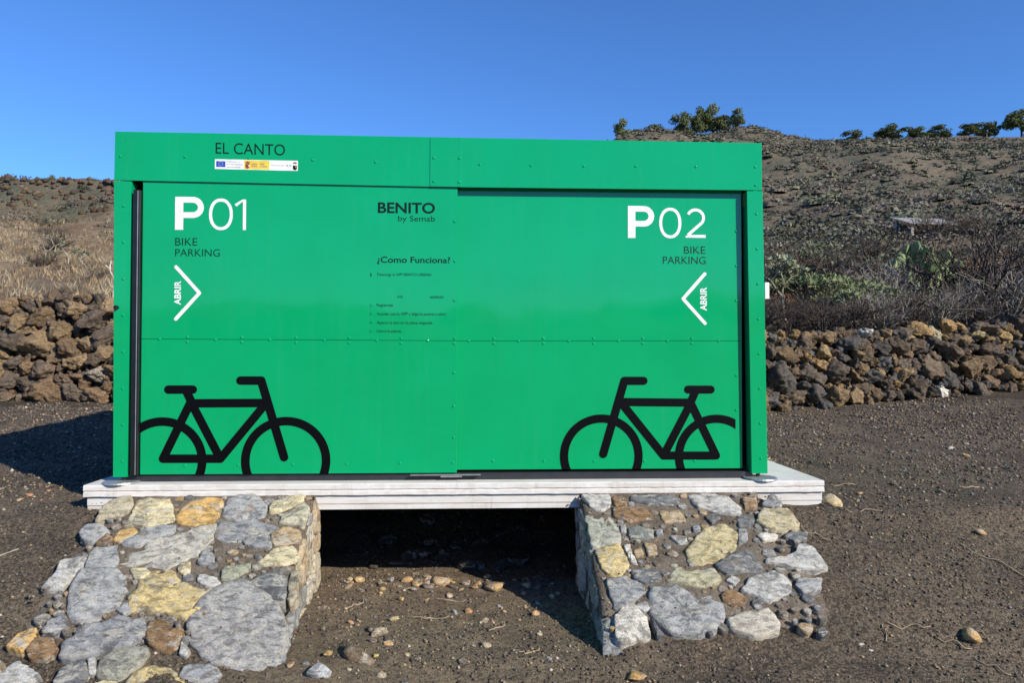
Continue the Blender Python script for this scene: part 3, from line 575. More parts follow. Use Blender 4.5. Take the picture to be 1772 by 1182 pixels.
rivets(fl, RIV_FASCIA_L, .0); rivets(fr, RIV_FASCIA_R, .0); rivets(fj, RIV_JOINT, -.004)
pl_ = lp('corner_post', [(-1.996, .034), (-1.913, .034), (-1.906, 1.8255), (-2.0095, 1.8275)], .0, .085, GREEN)
pr_ = lp('corner_post', [(1.911, .033), (2.014, .033), (1.989, 1.8125), (1.888, 1.8120)], .0, .085, GREEN)
rivets(pl_, RIV_POST_L, .0); rivets(pr_, RIV_POST_R, .0)
lb('roof', -2.003, 1.981, .014, 2.6, 2.04, 2.112, GREEN)
lb('side_wall', -2.0, -1.97, .09, 2.6, .034, 2.038, GREEN); lb('side_wall', 1.962, 1.99, .09, 2.6, .034, 2.038, GREEN)
lb('back_wall', -1.968, 1.96, 2.57, 2.598, .034, 2.038, GREEN)
lb('shade_backing', -1.966, 1.958, .17, .20, .004, 2.03, DARKIN)  # near-black panel added to stand in for the shade inside the locker
lb('bottom_rail', -1.93, 1.93, .030, .125, .003, .0425, RAIL)
# sliding doors: two stacked panels each
def door(x0, x1, y, zb, zt, seam, riv):
    d = lb('sliding_door', x0+.004, x1-.004, y+.006, y+.032, zb+.004, zt-.004, GREEN, LK, .003)
    s0, s1 = seam
    lp('lower_panel', [(x0, zb), (x1, zb), (x1, s1-.0013), (x0, s0-.0013)], y, y+.0058, GREEN, d, .0012)
    lp('upper_panel', [(x0, s0+.0013), (x1, s1+.0013), (x1, zt), (x0, zt)], y, y+.0058, GREEN, d, .0012)
    rivets(d, riv, y); return d
YL, YR = .012, .055
DL = door(-1.842, .068, YL, .047, 1.866, (.868, .861), RIV_DOOR_L)
DR = door(.02, 1.872, YR, .058, 1.92, (.861, .866), RIV_DOOR_R)
jamb = lb('door_handle_profile', -1.888, -1.846, -.016, .040, .046, 1.772, BLACK, LK, .003)
lb('profile_highlight', -1.8605, -1.8565, -.0185, -.0165, .05, 1.765, STEEL, jamb, .0006)  # thin light strip standing in for the highlight along the black profile
lb('rubber_seal', -1.917, -1.8895, .012, .06, .046, 1.715, BLACK, LK, .003)
lb('bottom_latch', -.215, .215, -.012, .010, .034, .0395, STEEL, LK, .001)
lb('latch_bracket', -.03, .10, -.006, .028, .022, .0335, STEEL, LK, .001)
lb('side_box', 2.003, 2.032, .006, .06, 1.13, 1.235, INKW, LK, .003)
def disc(name, x, y, z, r, h, mat, parent, axis='Z', seg=28, sy=1.):
    bm = bmesh.new(); bmesh.ops.create_cone(bm, cap_ends=True, segments=seg, radius1=r, radius2=r*.97, depth=h)
    if axis == 'Y': bmesh.ops.rotate(bm, verts=bm.verts, matrix=Matrix.Rotation(pi/2, 3, 'X'))
    for v in bm.verts: v.co.y *= sy
    me = bm_mesh(name, bm); return mesh_obj(name, me, mat, parent, (x, y-LC.y, z))
for fx in (-1.945, 1.965):
    fp = disc('foot_plate', fx, .0, .0065, .105, .009, STEEL, LK)
    bl_ = disc('levelling_bolt', 0, LC.y+.035, .0165, .013, .030, RAIL, fp, seg=10)
lk = disc('cam_lock', -1.984, -.009, 1.058, .013, .020, BLACK, LK, 'Y', 14)
# ---- printed marks
def flat(name, V2, F, y, mat, parent):
    me = pyd(name, [(x, y-LC.y, z) for x, z in V2], F); return mesh_obj(name, me, mat, parent)
def capsule(a, b, r, n=10):
    a = Vector(a); b = Vector(b); d = (b-a).normalized(); t = math.atan2(d.y, d.x)
    pts = [(b.x+r*cos(t-pi/2+pi*i/n), b.y+r*sin(t-pi/2+pi*i/n)) for i in range(n+1)]
    return pts + [(a.x+r*cos(t+pi/2+pi*i/n), a.y+r*sin(t+pi/2+pi*i/n)) for i in range(n+1)]
def strokes(name, segs, r, y, mat, parent, arcs=(), clip=None):
    """flat strip strokes; each stroke sits .15 mm above the last one so no faces are coplanar"""
    V = []; F = []; k = 0
    for a, b in segs:
        k += 1; base = len(V); P_ = capsule(a, b, r); V += [(x, y-LC.y-.00015*k, z) for x, z in P_]; F.append(tuple(range(base, base+len(P_))))
    for cx, cz, R in arcs:
        k += 1; n = 220
        for i in range(n):
            q = []
            for (t, rr) in ((i, R-r), (i, R+r), (i+1, R+r), (i+1, R-r)):
                an = 2*pi*t/n; q.append((cx+rr*cos(an), cz+rr*sin(an)))
            if clip:
                if max(p[1] for p in q) < clip[1]: continue
                if clip[2] < 0 and max(p[0] for p in q) < clip[0]: continue
                if clip[2] > 0 and min(p[0] for p in q) > clip[0]: continue
                q = [((max(p[0], clip[0]) if clip[2] < 0 else min(p[0], clip[0])), max(p[1], clip[1])) for p in q]
            base = len(V); V += [(x, y-LC.y-.00015*k, z) for x, z in q]; F.append((base, base+1, base+2, base+3))
    return mesh_obj(name, pyd(name, V, F), mat, parent)
EPS = .0012
strokes('bicycle_pictogram', BIKE_L, BIKE_RAD, YL-EPS, INKB, DL, WHEELS_L, (-1.8415, .0475, -1))
strokes('bicycle_pictogram', BIKE_R, BIKE_RAD, YR-EPS, INKB, DR, WHEELS_R, (BIKE_CLIP_R[0], .0585, 1))
strokes('arrow_mark', [(CHEV_L[0], CHEV_L[1]), (CHEV_L[1], CHEV_L[2])], .0105, YL-EPS, INKW, DL)
strokes('arrow_mark', [(CHEV_R[0], CHEV_R[1]), (CHEV_R[1], CHEV_R[2])], .0105, YR-EPS, INKW, DR)
def text_mesh(s, offset):
    cu = bpy.data.curves.new('lettering', 'FONT'); cu.body = s; cu.size = 1; cu.offset = offset; cu.resolution_u = 6; cu.fill_mode = 'FRONT'; cu.space_character = 1.0
    o = bpy.data.objects.new('lettering', cu); COL.objects.link(o)
    dg = bpy.context.evaluated_depsgraph_get(); me = bpy.data.meshes.new_from_object(o.evaluated_get(dg))
    bpy.data.objects.remove(o); bpy.data.curves.remove(cu)
    return me
def text(s, bx_, y, mat, parent, offset=0., rot=False, name='lettering', shear=0.):
    me = text_mesh(s, offset); n = len(me.vertices); co = np.zeros(n*3, np.float32); me.vertices.foreach_get('co', co); co = co.reshape(-1, 3)
    mn, mx = co[:, :2].min(0), co[:, :2].max(0); uv = (co[:, :2]-mn)/(mx-mn)
    x0, z0, x1, z1 = bx_
    if rot: X = x1-(uv[:, 1])*(x1-x0); Zc = z0+uv[:, 0]*(z1-z0)
    else: X = x0+uv[:, 0]*(x1-x0); Zc = z0+uv[:, 1]*(z1-z0)+shear*(uv[:, 0]-.5)
    co[:, 0] = X; co[:, 1] = y-LC.y; co[:, 2] = Zc
    me.vertices.foreach_set('co', co.ravel()); me.update(); me.materials.clear()
    return mesh_obj(name, me, mat, parent)
def ring(bx_, r, n=48):
    """light zero: a superelliptic ring"""
    x0, z0, x1, z1 = bx_; cx, cz, a, b = (x0+x1)/2, (z0+z1)/2, (x1-x0)/2, (z1-z0)/2; V = []; F = []
    for i in range(n):
        t = 2*pi*i/n; ct, st = cos(t), sin(t); e = .92
        px, pz = math.copysign(abs(ct)**e, ct), math.copysign(abs(st)**e, st)
        V += [(cx+a*px, cz+b*pz), (cx+(a-2*r)*px, cz+(b-2*r)*pz)]
    for i in range(n): j = (i+1) % n; F.append((2*i, 2*j, 2*j+1, 2*i+1))
    return V, F
STY = {'t': (INKG, -.002), 'e': (INKD, -.002), 'b': (INKD, .022), 's': (INKG, 0.), 'c': (INKD, .012), 'x': (INKG, 0.)}
for s, bx_, y, st in TEXTS:
    par = {0: fl, YL: DL, YR: DR}[y]; yy = y-EPS
    x0, z0, x1, z1 = bx_
    if st == 'B':        # heavy P
        w = x1-x0; h = z1-z0; sw = w*.285; V = [(x0, z0), (x0+sw, z0), (x0+sw, z0+h*.36), (x0+sw, z1), (x0, z1)]; F = [(0, 1, 2, 3, 4)]
        n = 16; R = h*.32; r = h*.145; cz = z1-R; cx = x1-R; V2 = []
        outl = [(x0+sw, z1)] + [(cx+R*sin(pi*i/n), cz+R*cos(pi*i/n)) for i in range(n+1)] + [(x0+sw, cz-R)]
        inl = [(x0+sw, cz+r)] + [(cx-.004+(r+.004)*sin(pi*i/n), cz+r*cos(pi*i/n)) for i in range(n+1)] + [(x0+sw, cz-r)]
        V = [(x0, z0), (x0+sw, z0), (x0+sw, z1), (x0, z1)]; F = [(0, 1, 2, 3)]; b = len(V); V += outl+inl; m_ = len(outl)
        F += [(b+i, b+i+1, b+m_+i+1, b+m_+i) for i in range(m_-1)]
        flat('lettering', V, [tuple(reversed(f)) if k else f for k, f in enumerate(F)], yy, INKW, par)
    elif st == 'L':
        r = .0093
        if s == '0': V, F = ring(bx_, r); flat('lettering', V, [tuple(reversed(f)) for f in F], yy, INKW, par)
        elif s == '1':
            q = .044; V = [(x1-2*r, z0), (x1, z0), (x1, z1), (x1-2*r*.9, z1), (x1-2*r, z1-.012), (x0+.002, z1-q), (x0-.008, z1-q+.014), (x1-2*r-.002, z1)]
            flat('lettering', [V[0], V[1], V[2], V[3], V[4], (x1-2*r, z1-.0115), V[5], V[6], V[7]], [(0, 1, 2, 3, 5), (5, 3, 8, 7, 6)], yy, INKW, par)
        else:
            w = x1-x0; cx = x0+w*.50; R = w*.47-r; cz = z1-r-R; path = [(cx+R*cos(a), cz+R*sin(a)*.98) for a in [RAD(155-(155+38)*i/22) for i in range(23)]] + [(x0+w*.12, z0+2*r*.9)]
            V = []; F = []
            for i, p in enumerate(path):
                a = Vector(path[max(i-1, 0)]); b = Vector(path[min(i+1, len(path)-1)]); d = (b-a).normalized(); nn = Vector((-d.y, d.x))*r
                V += [(p[0]+nn.x, p[1]+nn.y), (p[0]-nn.x, p[1]-nn.y)]
            for i in range(len(path)-1): F.append((2*i, 2*i+2, 2*i+3, 2*i+1))
            flat('lettering', V, F, yy, INKW, par)
            flat('lettering', [(x0, z0), (x1, z0), (x1, z0+2*r), (x0+w*.16, z0+2*r), (x0, z0+2*r*.6)], [(0, 1, 2, 3, 4)], yy-.0004, INKW, par)
    else:
        m_, off = STY[st]; text(s, bx_, yy, m_, par, off, shear=-.006 if st == 'e' else 0.)
text('ABRIR', ABRIR_L, YL-EPS, INKW, DL, .018, True); text('ABRIR', ABRIR_R, YR-EPS, INKW, DR, .018, True)
# funding sticker on the fascia
S = [Vector(p) for p in STICKER]
stk = flat('sticker', [S[3], S[2], S[1], S[0]], [(0, 1, 2, 3)], -.0012, INKW, fl)
def on_st(u, v): return (S[3].lerp(S[2], u)).lerp(S[0].lerp(S[1], u), v)
def st_rect(name, u0, u1, v0, v1, mat, k=1):
    return flat(name, [on_st(u0, v0), on_st(u1, v0), on_st(u1, v1), on_st(u0, v1)], [(0, 1, 2, 3)], -.0012-.0004*k, mat, fl)
st_rect('flag_print', .016, .127, .2, .8, BLUE); st_rect('emblem_field', .352, .656, .06, .94, YEL)
V = []; F = []
for i in range(12):
    c_ = on_st(.0715+.024*cos(i*pi/6), .5+.19*sin(i*pi/6)); b = len(V); V += [(c_.x+.0016*cos(j*2*pi/5), c_.y+.0016*sin(j*2*pi/5)) for j in range(5)]; F.append(tuple(range(b, b+5)))
flat('flag_stars', V, F, -.0022, YEL, fl)
def st_text(s, u0, u1, v0, v1, mat, k=2):
    a = on_st(u0, v0); b = on_st(u1, v1); text(s, (a.x, a.y, b.x, b.y), -.0012-.0004*k, mat, fl)
st_text('Financiado por', .142, .315, .66, .86, GRYP); st_text('la Unión Europea', .142, .335, .38, .60, GRYP); st_text('NextGenerationEU', .142, .315, .14, .30, GRYP)
st_text('GOBIERNO\nDE ESPAÑA', .445, .515, .28, .66, GRYP, 3); st_text('MINISTERIO\nDE TRANSPORTES', .54, .63, .26, .68, GRYP, 3)
st_text('Plan de Recuperación', .68, .83, .38, .58, GRYP); st_text('PRTR', .855, .925, .36, .60, GRYP)
def blob(u, v, pts, mat, k, sc=1.):
    c_ = on_st(u, v); flat('emblem_print', [(c_.x+x*sc*.01, c_.y+z*sc*.01) for x, z in pts], [tuple(range(len(pts)))], -.0012-.0004*k, mat, fl)
crown = [(-.9, 0), (.9, 0), (1.1, .9), (.5, .6), (0, 1.2), (-.5, .6), (-1.1, .9)]; shield = [(0, -1.5), (.9, -.9), (1, .8), (-1, .8), (-.9, -.9)]
blob(.395, .62, crown, BRN, 3, 1.3); blob(.392, .40, shield, BRN, 3, 1.3); blob(.405, .42, [(0, -.6), (.6, -.6), (.6, .2), (0, .2)], INKW, 5, 1.2)
blob(.965, .70, crown, BRN, 2, 1.1); blob(.965, .36, shield, INKD, 2, 1.3); blob(.972, .42, [(0, -.6), (.5, -.6), (.5, .3), (0, .3)], YEL, 4, 1.1)
# ------------------------------------------------------------------ dry stone walls
def rock_mesh(name, seed, sub=3, planes=13, rough=.10):
    """random convex polyhedron sampled on a sphere, then roughened"""
    rnd = random.Random(seed); bm = bmesh.new(); bmesh.ops.create_icosphere(bm, subdivisions=sub, radius=1)
    N = []
    for i in range(planes):
        v = Vector((rnd.gauss(0, 1), rnd.gauss(0, 1), rnd.gauss(0, 1))).normalized(); N.append((v, rnd.uniform(.50, 1.0)))
    off = Vector((rnd.uniform(0, 50), rnd.uniform(0, 50), rnd.uniform(0, 50)))
    for v in bm.verts:
        d = v.co.normalized(); t = 1.3
        for nn, dist in N:
            q = d.dot(nn)
            if q > .05: t = min(t, dist/q)
        v.co = d*t*(1 + rough*1.2*mnoise.noise(d*1.7+off) + rough*.9*mnoise.noise(d*4.3+off) - rough*.9*abs(mnoise.noise(d*7.5+off)))
    me = bpy.data.meshes.new(name); bm.to_mesh(me); bm.free(); me.polygons.foreach_set('use_smooth', [True]*len(me.polygons))
    me.materials.append(LAVA); return me
ROCKS = [rock_mesh('stone', 100+i, 4, 10, .19) for i in range(18)]
LOOSE = []
for i in range(8):
    m_ = rock_mesh('loose_stone', 300+i, 2, 10, .08); m_.materials[0] = STONE; LOOSE.append(m_)
def mesh_arrays(m_):
    n = len(m_.vertices); co = np.zeros(n*3, np.float32); m_.vertices.foreach_get('co', co); return co.reshape(-1, 3), np.array([p.vertices[:] for p in m_.polygons])
RUB = [mesh_arrays(rock_mesh('small_rubble', 700+i, 1, 9, .2)) for i in range(6)]
def dry_wall(label, A_, B_, H, lean, sizes, palette, seed, marks=()):
    rnd = random.Random(seed); A_ = Vector(A_); B_ = Vector(B_); D = (B_-A_); L = D.length; D.normalize(); Nn = Vector((D.y, -D.x))   # faces the viewer
    if Nn.y > 0: Nn = -Nn
    mid = (A_+B_)/2; root = tag(empty('dry_stone_wall', (mid.x, mid.y, float(ground(mid.x, mid.y)))), label, 'stone wall', 'dry stone walls behind the locker')
    c = Vector(root.location)
    # earth core
    nu, nv = int(L/.12), 14; V = []; F = []
    for j in range(nv+1):
        for i in range(nu+1):
            u = L*i/nu; p = A_+D*u; gz = float(ground(p.x, p.y)); v = j/nv
            h = H*(.93+.10*mnoise.noise(Vector((u*.8, seed, 0))))
            q = p - Nn*(lean*h*min(v/.85, 1) + (.9*(v-.85)/.15 if v > .85 else 0) + .07 + .05*mnoise.noise(Vector((u*4, v*6, seed))))
            V.append(Vector((q.x, q.y, gz-.15+(h+.08)*min(v/.85, 1) + .05*mnoise.noise(Vector((u*5, v*9, seed+3)))))-c)
    for j in range(nv):
        for i in range(nu): a = j*(nu+1)+i; F.append((a, a+1, a+nu+2, a+nu+1))
    mesh_obj('rubble_core', pyd('rubble_core', V, F, True), GROUND, root)
    placed = []
    for r in sizes:
        for k in range(60):
            u = rnd.uniform(0, L); v = rnd.uniform(0, 1)**(1.25 if r > .17 else .9)*(H+.02)
            if all((u-a)**2+(v-b)**2 > ((r+q)*.80)**2 for a, b, q in placed): placed.append((u, v, r)); break
    # small rubble packed in the gaps, too small to pick apart
    VV = []; FF = []; nb = 0
    for k in range(900):
        u = rnd.uniform(0, L); v = rnd.uniform(-.02, H); p = A_+D*u; r = rnd.uniform(.022, .055); q = p-Nn*(lean*v+rnd.uniform(-.02, .06)); co, f = RUB[k % len(RUB)]
        a = rnd.uniform(0, 6.28); R_ = np.array([[cos(a), -sin(a), 0], [sin(a), cos(a), 0], [0, 0, 1]]); VV.append(co@R_.T*r+np.array([q.x-c.x, q.y-c.y, float(ground(p.x, p.y))+v+.02-c.z])); FF.append(f+nb); nb += len(co)
    cl = np.repeat(np.array([rnd.choice(palette) for _ in VV]), len(RUB[0][0]), 0)*.8
    tag(mesh_obj('small_rubble', np_mesh('small_rubble', np.concatenate(VV), np.concatenate(FF), False, cl), PEB, root), kind='stuff')
    objs = []
    for u, v, r in placed:
        p = A_+D*u; gz = float(ground(p.x, p.y)); hh = 1+.08*mnoise.noise(Vector((u*.8, seed, 0)))
        q = p - Nn*(lean*v + rnd.uniform(-.05, .05))
        o = bpy.data.objects.new('stone', rnd.choice(ROCKS)); o.location = Vector((q.x, q.y, gz+v*hh+r*.3))-c
        o.scale = (r*rnd.uniform(1.05, 1.45), r*rnd.uniform(.85, 1.15), r*rnd.uniform(.72, 1.0)); o.rotation_euler = (rnd.uniform(-.5, .5), rnd.uniform(-.5, .5), rnd.uniform(0, 6.28))
        col = rnd.choice(palette); k = rnd.uniform(.75, 1.25); o.color = (col[0]*k, col[1]*k, col[2]*k, 1)
        link(o, root); objs.append((o, q.x, gz+v))
    for mx, mz, col in marks:                      # stones that stand out by colour
        o = min([t for t in objs if max(t[0].scale) < .19], key=lambda t: (t[1]-mx)**2+(t[2]-mz)**2)[0]; o.color = (*col, 1)
    return root
def size_list(rnd, spec): return sorted([rnd.uniform(a, b) for n, a, b in spec for _ in range(n)], reverse=True)
PAL_L = [(.175, .120, .075), (.22, .155, .095), (.14, .105, .078), (.12, .098, .082), (.27, .195, .115), (.17, .110, .068), (.115, .092, .075)]
PAL_R = [(.10, .082, .068), (.13, .10, .075), (.16, .115, .075), (.085, .08, .078), (.20, .145, .085), (.115, .095, .08), (.11, .11, .115), (.30, .20, .095)]
R1 = random.Random(5)
dry_wall('tall brown lava stone wall on the shaded side of the locker, beside the P01 door', (-7.9, 6.3), (-3.9, 5.95), 1.42, .30, size_list(R1, [(12, .17, .22), (60, .11, .165), (150, .07, .11), (76, .045, .07)])[:298], PAL_L, 11,
         [(-5.25, .40, (.33, .30, .26))])
dry_wall('low dark lava stone wall with white and ochre stones, beside the P02 door', (3.1, 4.72), (9.5, 6.80), .98, .34, size_list(R1, [(7, .18, .23), (45, .11, .155), (160, .07, .11), (86, .045, .07)])[:298], PAL_R, 23,
         [(5.85, 1.08, (.55, .53, .50)), (6.75, .95, (.50, .40, .20)), (7.15, 1.0, (.40, .37, .24)), (6.95, .20, (.70, .68, .62)), (8.0, .95, (.45, .38, .20)), (9.0, .8, (.55, .50, .38)), (4.7, .75, (.40, .24, .09)), (5.0, .85, (.36, .26, .14)), (8.5, 1.1, (.42, .30, .14)), (6.3, .45, (.30, .22, .12))])
def far_terrace():
    rnd = random.Random(77); V = []; F = []; C_ = []; base = [rock_mesh('far_stone', 500+i, 1, 9, .1) for i in range(5)]
    data = [mesh_arrays(m_) for m_ in base]
    nb = 0
    for k in range(1900):
        x = rnd.uniform(-46, 2); v = rnd.random(); y = 28.0+v*2.5+rnd.uniform(-.3, .3); z = float(ground(x, y)); r = rnd.uniform(.06, .18)
        co, f = rnd.choice(data); a = rnd.uniform(0, 6.28); R_ = np.array([[cos(a), -sin(a), 0], [sin(a), cos(a), 0], [0, 0, .8]])
        V.append(co@R_.T*r+np.array([x, y, z])); F.append(f+nb); nb += len(co)
        c_ = np.array(rnd.choice(PAL_L))*rnd.uniform(.35, .85); C_.append(np.tile(c_, (len(co), 1)))
    root = tag(empty('terrace_wall', (-22, 29, float(ground(-22, 29)))), 'long rough terrace wall of brown stones high on the dry grass slope', 'stone wall')
    V = np.concatenate(V)-np.array(root.location); o = mesh_obj('rubble_stones', np_mesh('rubble_stones', V, np.concatenate(F), True, np.concatenate(C_)), PEB, root); tag(o, kind='stuff')
far_terrace()

# ------------------------------------------------------------------ gravel, loose stones, twigs
def gravel():
    n = 200000; rg = np.random.default_rng(9)
    # denser near the viewer
    y = -1.9 + 8.0*rg.random(n)**1.6; x = -6 + 13.5*rg.random(n); keep = np.abs(x-.2) < (y+4.9)*.86
    x, y = x[keep], y[keep]
    onp = ((x > -2.05) & (x < XL+.02) | (x > XR-.02) & (x < 2.06)) & (y > -1.02) & (y < -.06)
    under = (np.abs(x-.1) < 2.25) & (y > -.09) & (y < 2.2) & ~((x > XL) & (x < XR))
    wall = (y > 5.0+np.clip(.33*(x-4), 0, 3)) & (x > 0) | (y > 6.0)
    thin = onp & (rg.random(len(x)) > .6); ok = ~(under | wall | thin); x, y, onp = x[ok], y[ok], onp[ok]; n = len(x)
    clump = fbm(x*1.1, y*1.1, 3); ok = rg.random(n) < np.clip(.60+clump*1.2, .15, 1); x, y, onp = x[ok], y[ok], onp[ok]; n = len(x)
    z = np.where(onp, pier_z(y)+.010, ground(x, y))
    r = .0038 + .012*rg.random(n)**3.0; r *= np.clip(.75+.13*(y+2), .8, 1.7)
    oc = np.array([(1, 0, 0), (0, 1, 0), (-1, 0, 0), (0, -1, 0), (0, 0, 1), (0, 0, -.6)], float); f = np.array([(0, 1, 4), (1, 2, 4), (2, 3, 4), (3, 0, 4), (1, 0, 5), (2, 1, 5), (3, 2, 5), (0, 3, 5)])
    J = oc[None]*(.7+.6*rg.random((n, 6, 1)))*np.stack([np.ones(n), .7+.3*rg.random(n), .5+.4*rg.random(n)], -1)[:, None]
    a = rg.random(n)*6.28; R_ = np.zeros((n, 3, 3)); R_[:, 0, 0] = np.cos(a); R_[:, 0, 1] = -np.sin(a); R_[:, 1, 0] = np.sin(a); R_[:, 1, 1] = np.cos(a); R_[:, 2, 2] = 1
    V = np.einsum('nij,nkj->nki', R_, J)*r[:, None, None] + np.stack([x, y, z+r*.15], -1)[:, None]
    F = (f[None]+6*np.arange(n)[:, None, None]).reshape(-1, 3)
    pal = np.array([(.12, .096, .075), (.075, .066, .058), (.17, .135, .10), (.24, .19, .135), (.16, .155, .15), (.36, .26, .15), (.42, .37, .30), (.06, .052, .05)]); w = np.array([.25, .2, .2, .12, .06, .06, .035, .075]); w /= w.sum()
    c_ = pal[rg.choice(len(pal), n, p=w)]*(.7+.6*rg.random((n, 1)))
    o = mesh_obj('gravel', np_mesh('gravel', V.reshape(-1, 3), F, False, np.repeat(c_, 6, 0)), PEB); tag(o, 'fine dark volcanic gravel scattered over the ground', 'gravel', kind='stuff')
gravel()
def loose(x, y, r, col, label, group, rnd, z=None):
    o = bpy.data.objects.new('loose_stone', rnd.choice(LOOSE)); gz = float(ground(x, y)) if z is None else z
    o.scale = (r*rnd.uniform(.9, 1.35), r*rnd.uniform(.8, 1.1), r*rnd.uniform(.40, .70)); o.location = (x, y, gz+o.scale[2]*.30)
    o.rotation_euler = (rnd.uniform(-.3, .3), rnd.uniform(-.3, .3), rnd.uniform(0, 6.28)); o.color = (*col, 1); link(o)
    tag(o, label, 'stone', group); return o
RL = random.Random(31)
OCH = (.46, .31, .15); GRY = (.28, .29, .31); DRK = (.13, .10, .08); TAN = (.38, .31, .22)
L1 = ('small ochre stone lying on the gravel between the two stone piers', 'ochre stones between the piers')
L2D = ('small dark brown stone lying on the gravel between the two stone piers', 'dark brown stones between the piers')
L2G = ('small blue grey stone lying on the gravel between the two stone piers', 'blue grey stones between the piers')
L2T = ('small pale tan stone lying on the gravel between the two stone piers', 'pale tan stones between the piers')
L3D = ('small dark stone lying on the dark gravel slope beside the P02 end of the slab', 'dark stones on the gravel slope')
L3 = ('small tan stone lying on the dark gravel slope beside the P02 end of the slab', 'tan stones on the gravel slope')
L4 = ('small tan stone lying on the gravel beside the pier below the P01 door', 'tan stones by the ochre pier')
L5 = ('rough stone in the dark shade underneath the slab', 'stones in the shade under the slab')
for i in range(26): loose(RL.uniform(-.68, .72), RL.uniform(-1.28, .30), RL.uniform(.014, .030), tuple(v*RL.uniform(.8, 1.1) for v in OCH), *L1, RL)
def pick(opts): c_, l_ = RL.choice(opts); g = RL.uniform(.75, 1.1); return tuple(v*g for v in c_), l_
for i in range(40):
    c_, l_ = pick([(GRY, L2G), (DRK, L2D), (TAN, L2T), (DRK, L2D)]); loose(RL.uniform(-.70, .75), RL.uniform(-1.3, .32), RL.uniform(.010, .030), c_, *l_, RL)
for i in range(32):
    c_, l_ = pick([(OCH, L1), (DRK, L2D), (TAN, L2T), (DRK, L2D)]); loose(-.62+1.25*RL.random(), .08+RL.gauss(0, .07), RL.uniform(.014, .036), c_, *l_, RL)
loose(.30, -.02, .062, (.46, .33, .17), 'pointed ochre stone at the edge of the slab shadow between the piers', None, RL)
loose(-.73, -1.02, .055, (.24, .26, .30), 'flat blue grey stone at the foot of the pier below the P01 door', None, RL)
loose(-.52, -1.17, .060, (.42, .44, .47), 'pale grey stone lying in front of the pier below the P01 door', None, RL)
loose(-.02, .10, .075, (.40, .30, .18), 'broad ochre stone on the low earth mound under the slab edge', None, RL)
loose(-.38, -1.02, .085, (.20, .15, .10), 'half buried brown stone in the ground between the piers', None, RL)
loose(.92, -1.22, .040, (.50, .32, .13), 'lone orange stone on bare ground in front of the pier below the P02 door', None, RL)
for i in range(24): loose(RL.uniform(-.65, .65), RL.uniform(.6, 1.6), RL.uniform(.03, .085), (.06, .05, .042), *L5, RL)  # stone colour darkened so the shaded void under the slab looks blacker
for i in range(30):
    x = RL.uniform(2.3, 5.2); y = RL.uniform(-1.2, 3.5); c_, l_ = pick([(OCH, L3), (TAN, L3), (DRK, L3D), (DRK, L3D)]); loose(x, y, RL.uniform(.012, .026)*(1+.1*(y+1)), c_, *l_, RL)
for i in range(16):
    x = RL.uniform(-3.4, -2.2); y = RL.uniform(-1.0, 1.6); loose(x, y, RL.uniform(.012, .026)*(1+.1*(y+1)), tuple(v*RL.uniform(.8, 1.1) for v in RL.choice([OCH, TAN])), *L4, RL)
loose(2.42, -.02, .075, (.46, .36, .20), 'ochre stone touching the outer corner of the slab below the P02 door', None, RL)
loose(2.62, -1.02, .05, (.5, .33, .14), 'orange brown stone beside dry twigs on the gravel slope', None, RL)
o = stone_on_plane('loose_stone', Vector((0, -.07, -.115)), Vector((1, 0, 0)), Vector((0, 1/math.hypot(1, .554), .554/math.hypot(1, .554))), Vector((1, 0, 0)).cross(Vector((0, 1/math.hypot(1, .554), .554/math.hypot(1, .554)))), [(1.99, -1.03), (2.08, -1.06), (2.20, -1.12), (2.17, -1.17), (2.06, -1.13)], .014, (.55, .54, .52), None, RL)
tag(o, 'flat white rough stone half buried in gravel beside the pier below the P02 door', 'stone')
def tubes(paths, sides=4):
    """paths: list of [(Vector, radius), ...] -> verts, faces"""
    V = []; F = []
    for P_ in paths:
        n = len(P_); b = len(V)
        for i, (p, r) in enumerate(P_):
            d = (P_[min(i+1, n-1)][0]-P_[max(i-1, 0)][0])
            d = d.normalized() if d.length > 1e-9 else Vector((0, 0, 1))
            a = d.cross(Vector((.31, .2, .93))).normalized(); c_ = d.cross(a)
            for k in range(sides): t = 2*pi*k/sides; V.append(p+(a*cos(t)+c_*sin(t))*r)
        for i in range(n-1):
            for k in range(sides): k2 = (k+1) % sides; F.append((b+i*sides+k, b+i*sides+k2, b+(i+1)*sides+k2, b+(i+1)*sides+k))
    return V, F
def twig(x, y, L, ang, col, label, group):
    pts = []
    for i in range(7):
        t = i/6-.5; xx = x+cos(ang)*L*t+sin(i*1.7+x)*.012; yy = y+sin(ang)*L*t+cos(i*2.1+y)*.012
        pts.append((Vector((xx, yy, float(ground(xx, yy))+.008+.006*sin(i*1.3+x))), .0032*(1-.5*abs(t))+.0008))
    c_ = pts[3][0].copy(); V, F = tubes([pts], 5); o = mesh_obj('dry_twig', pyd('dry_twig', [v-c_ for v in V], F, True), WOOD, None, c_); o.color = (*col, 1); tag(o, label, 'twig', group)
for (x, y, L, a) in [(2.35, -.95, .22, -.1), (2.5, -1.05, .18, -.5), (2.2, -1.0, .12, 1.2), (3.1, -.55, .35, -.75), (2.55, -.15, .25, .1), (3.35, -1.0, .3, .3), (2.6, -1.2, .15, -.9), (2.75, .5, .2, .2), (3.6, .4, .25, .6), (2.15, -.35, .16, -.6)]:
    twig(x, y, L, a, (.36, .28, .19), 'thin dry twig on the gravel slope beside the P02 end of the slab', 'twigs on the gravel slope')
for (x, y, L, a) in [(-.15, .02, .22, .5), (-.05, -.55, .2, .0), (.3, -.7, .14, .8), (.05, -.25, .18, -.2), (-.5, -.3, .16, 1.0), (.45, -1.0, .12, .3)]:
    twig(x, y, L, a, (.36, .29, .20), 'thin dry twig on the ground between the two stone piers', 'twigs between the piers')
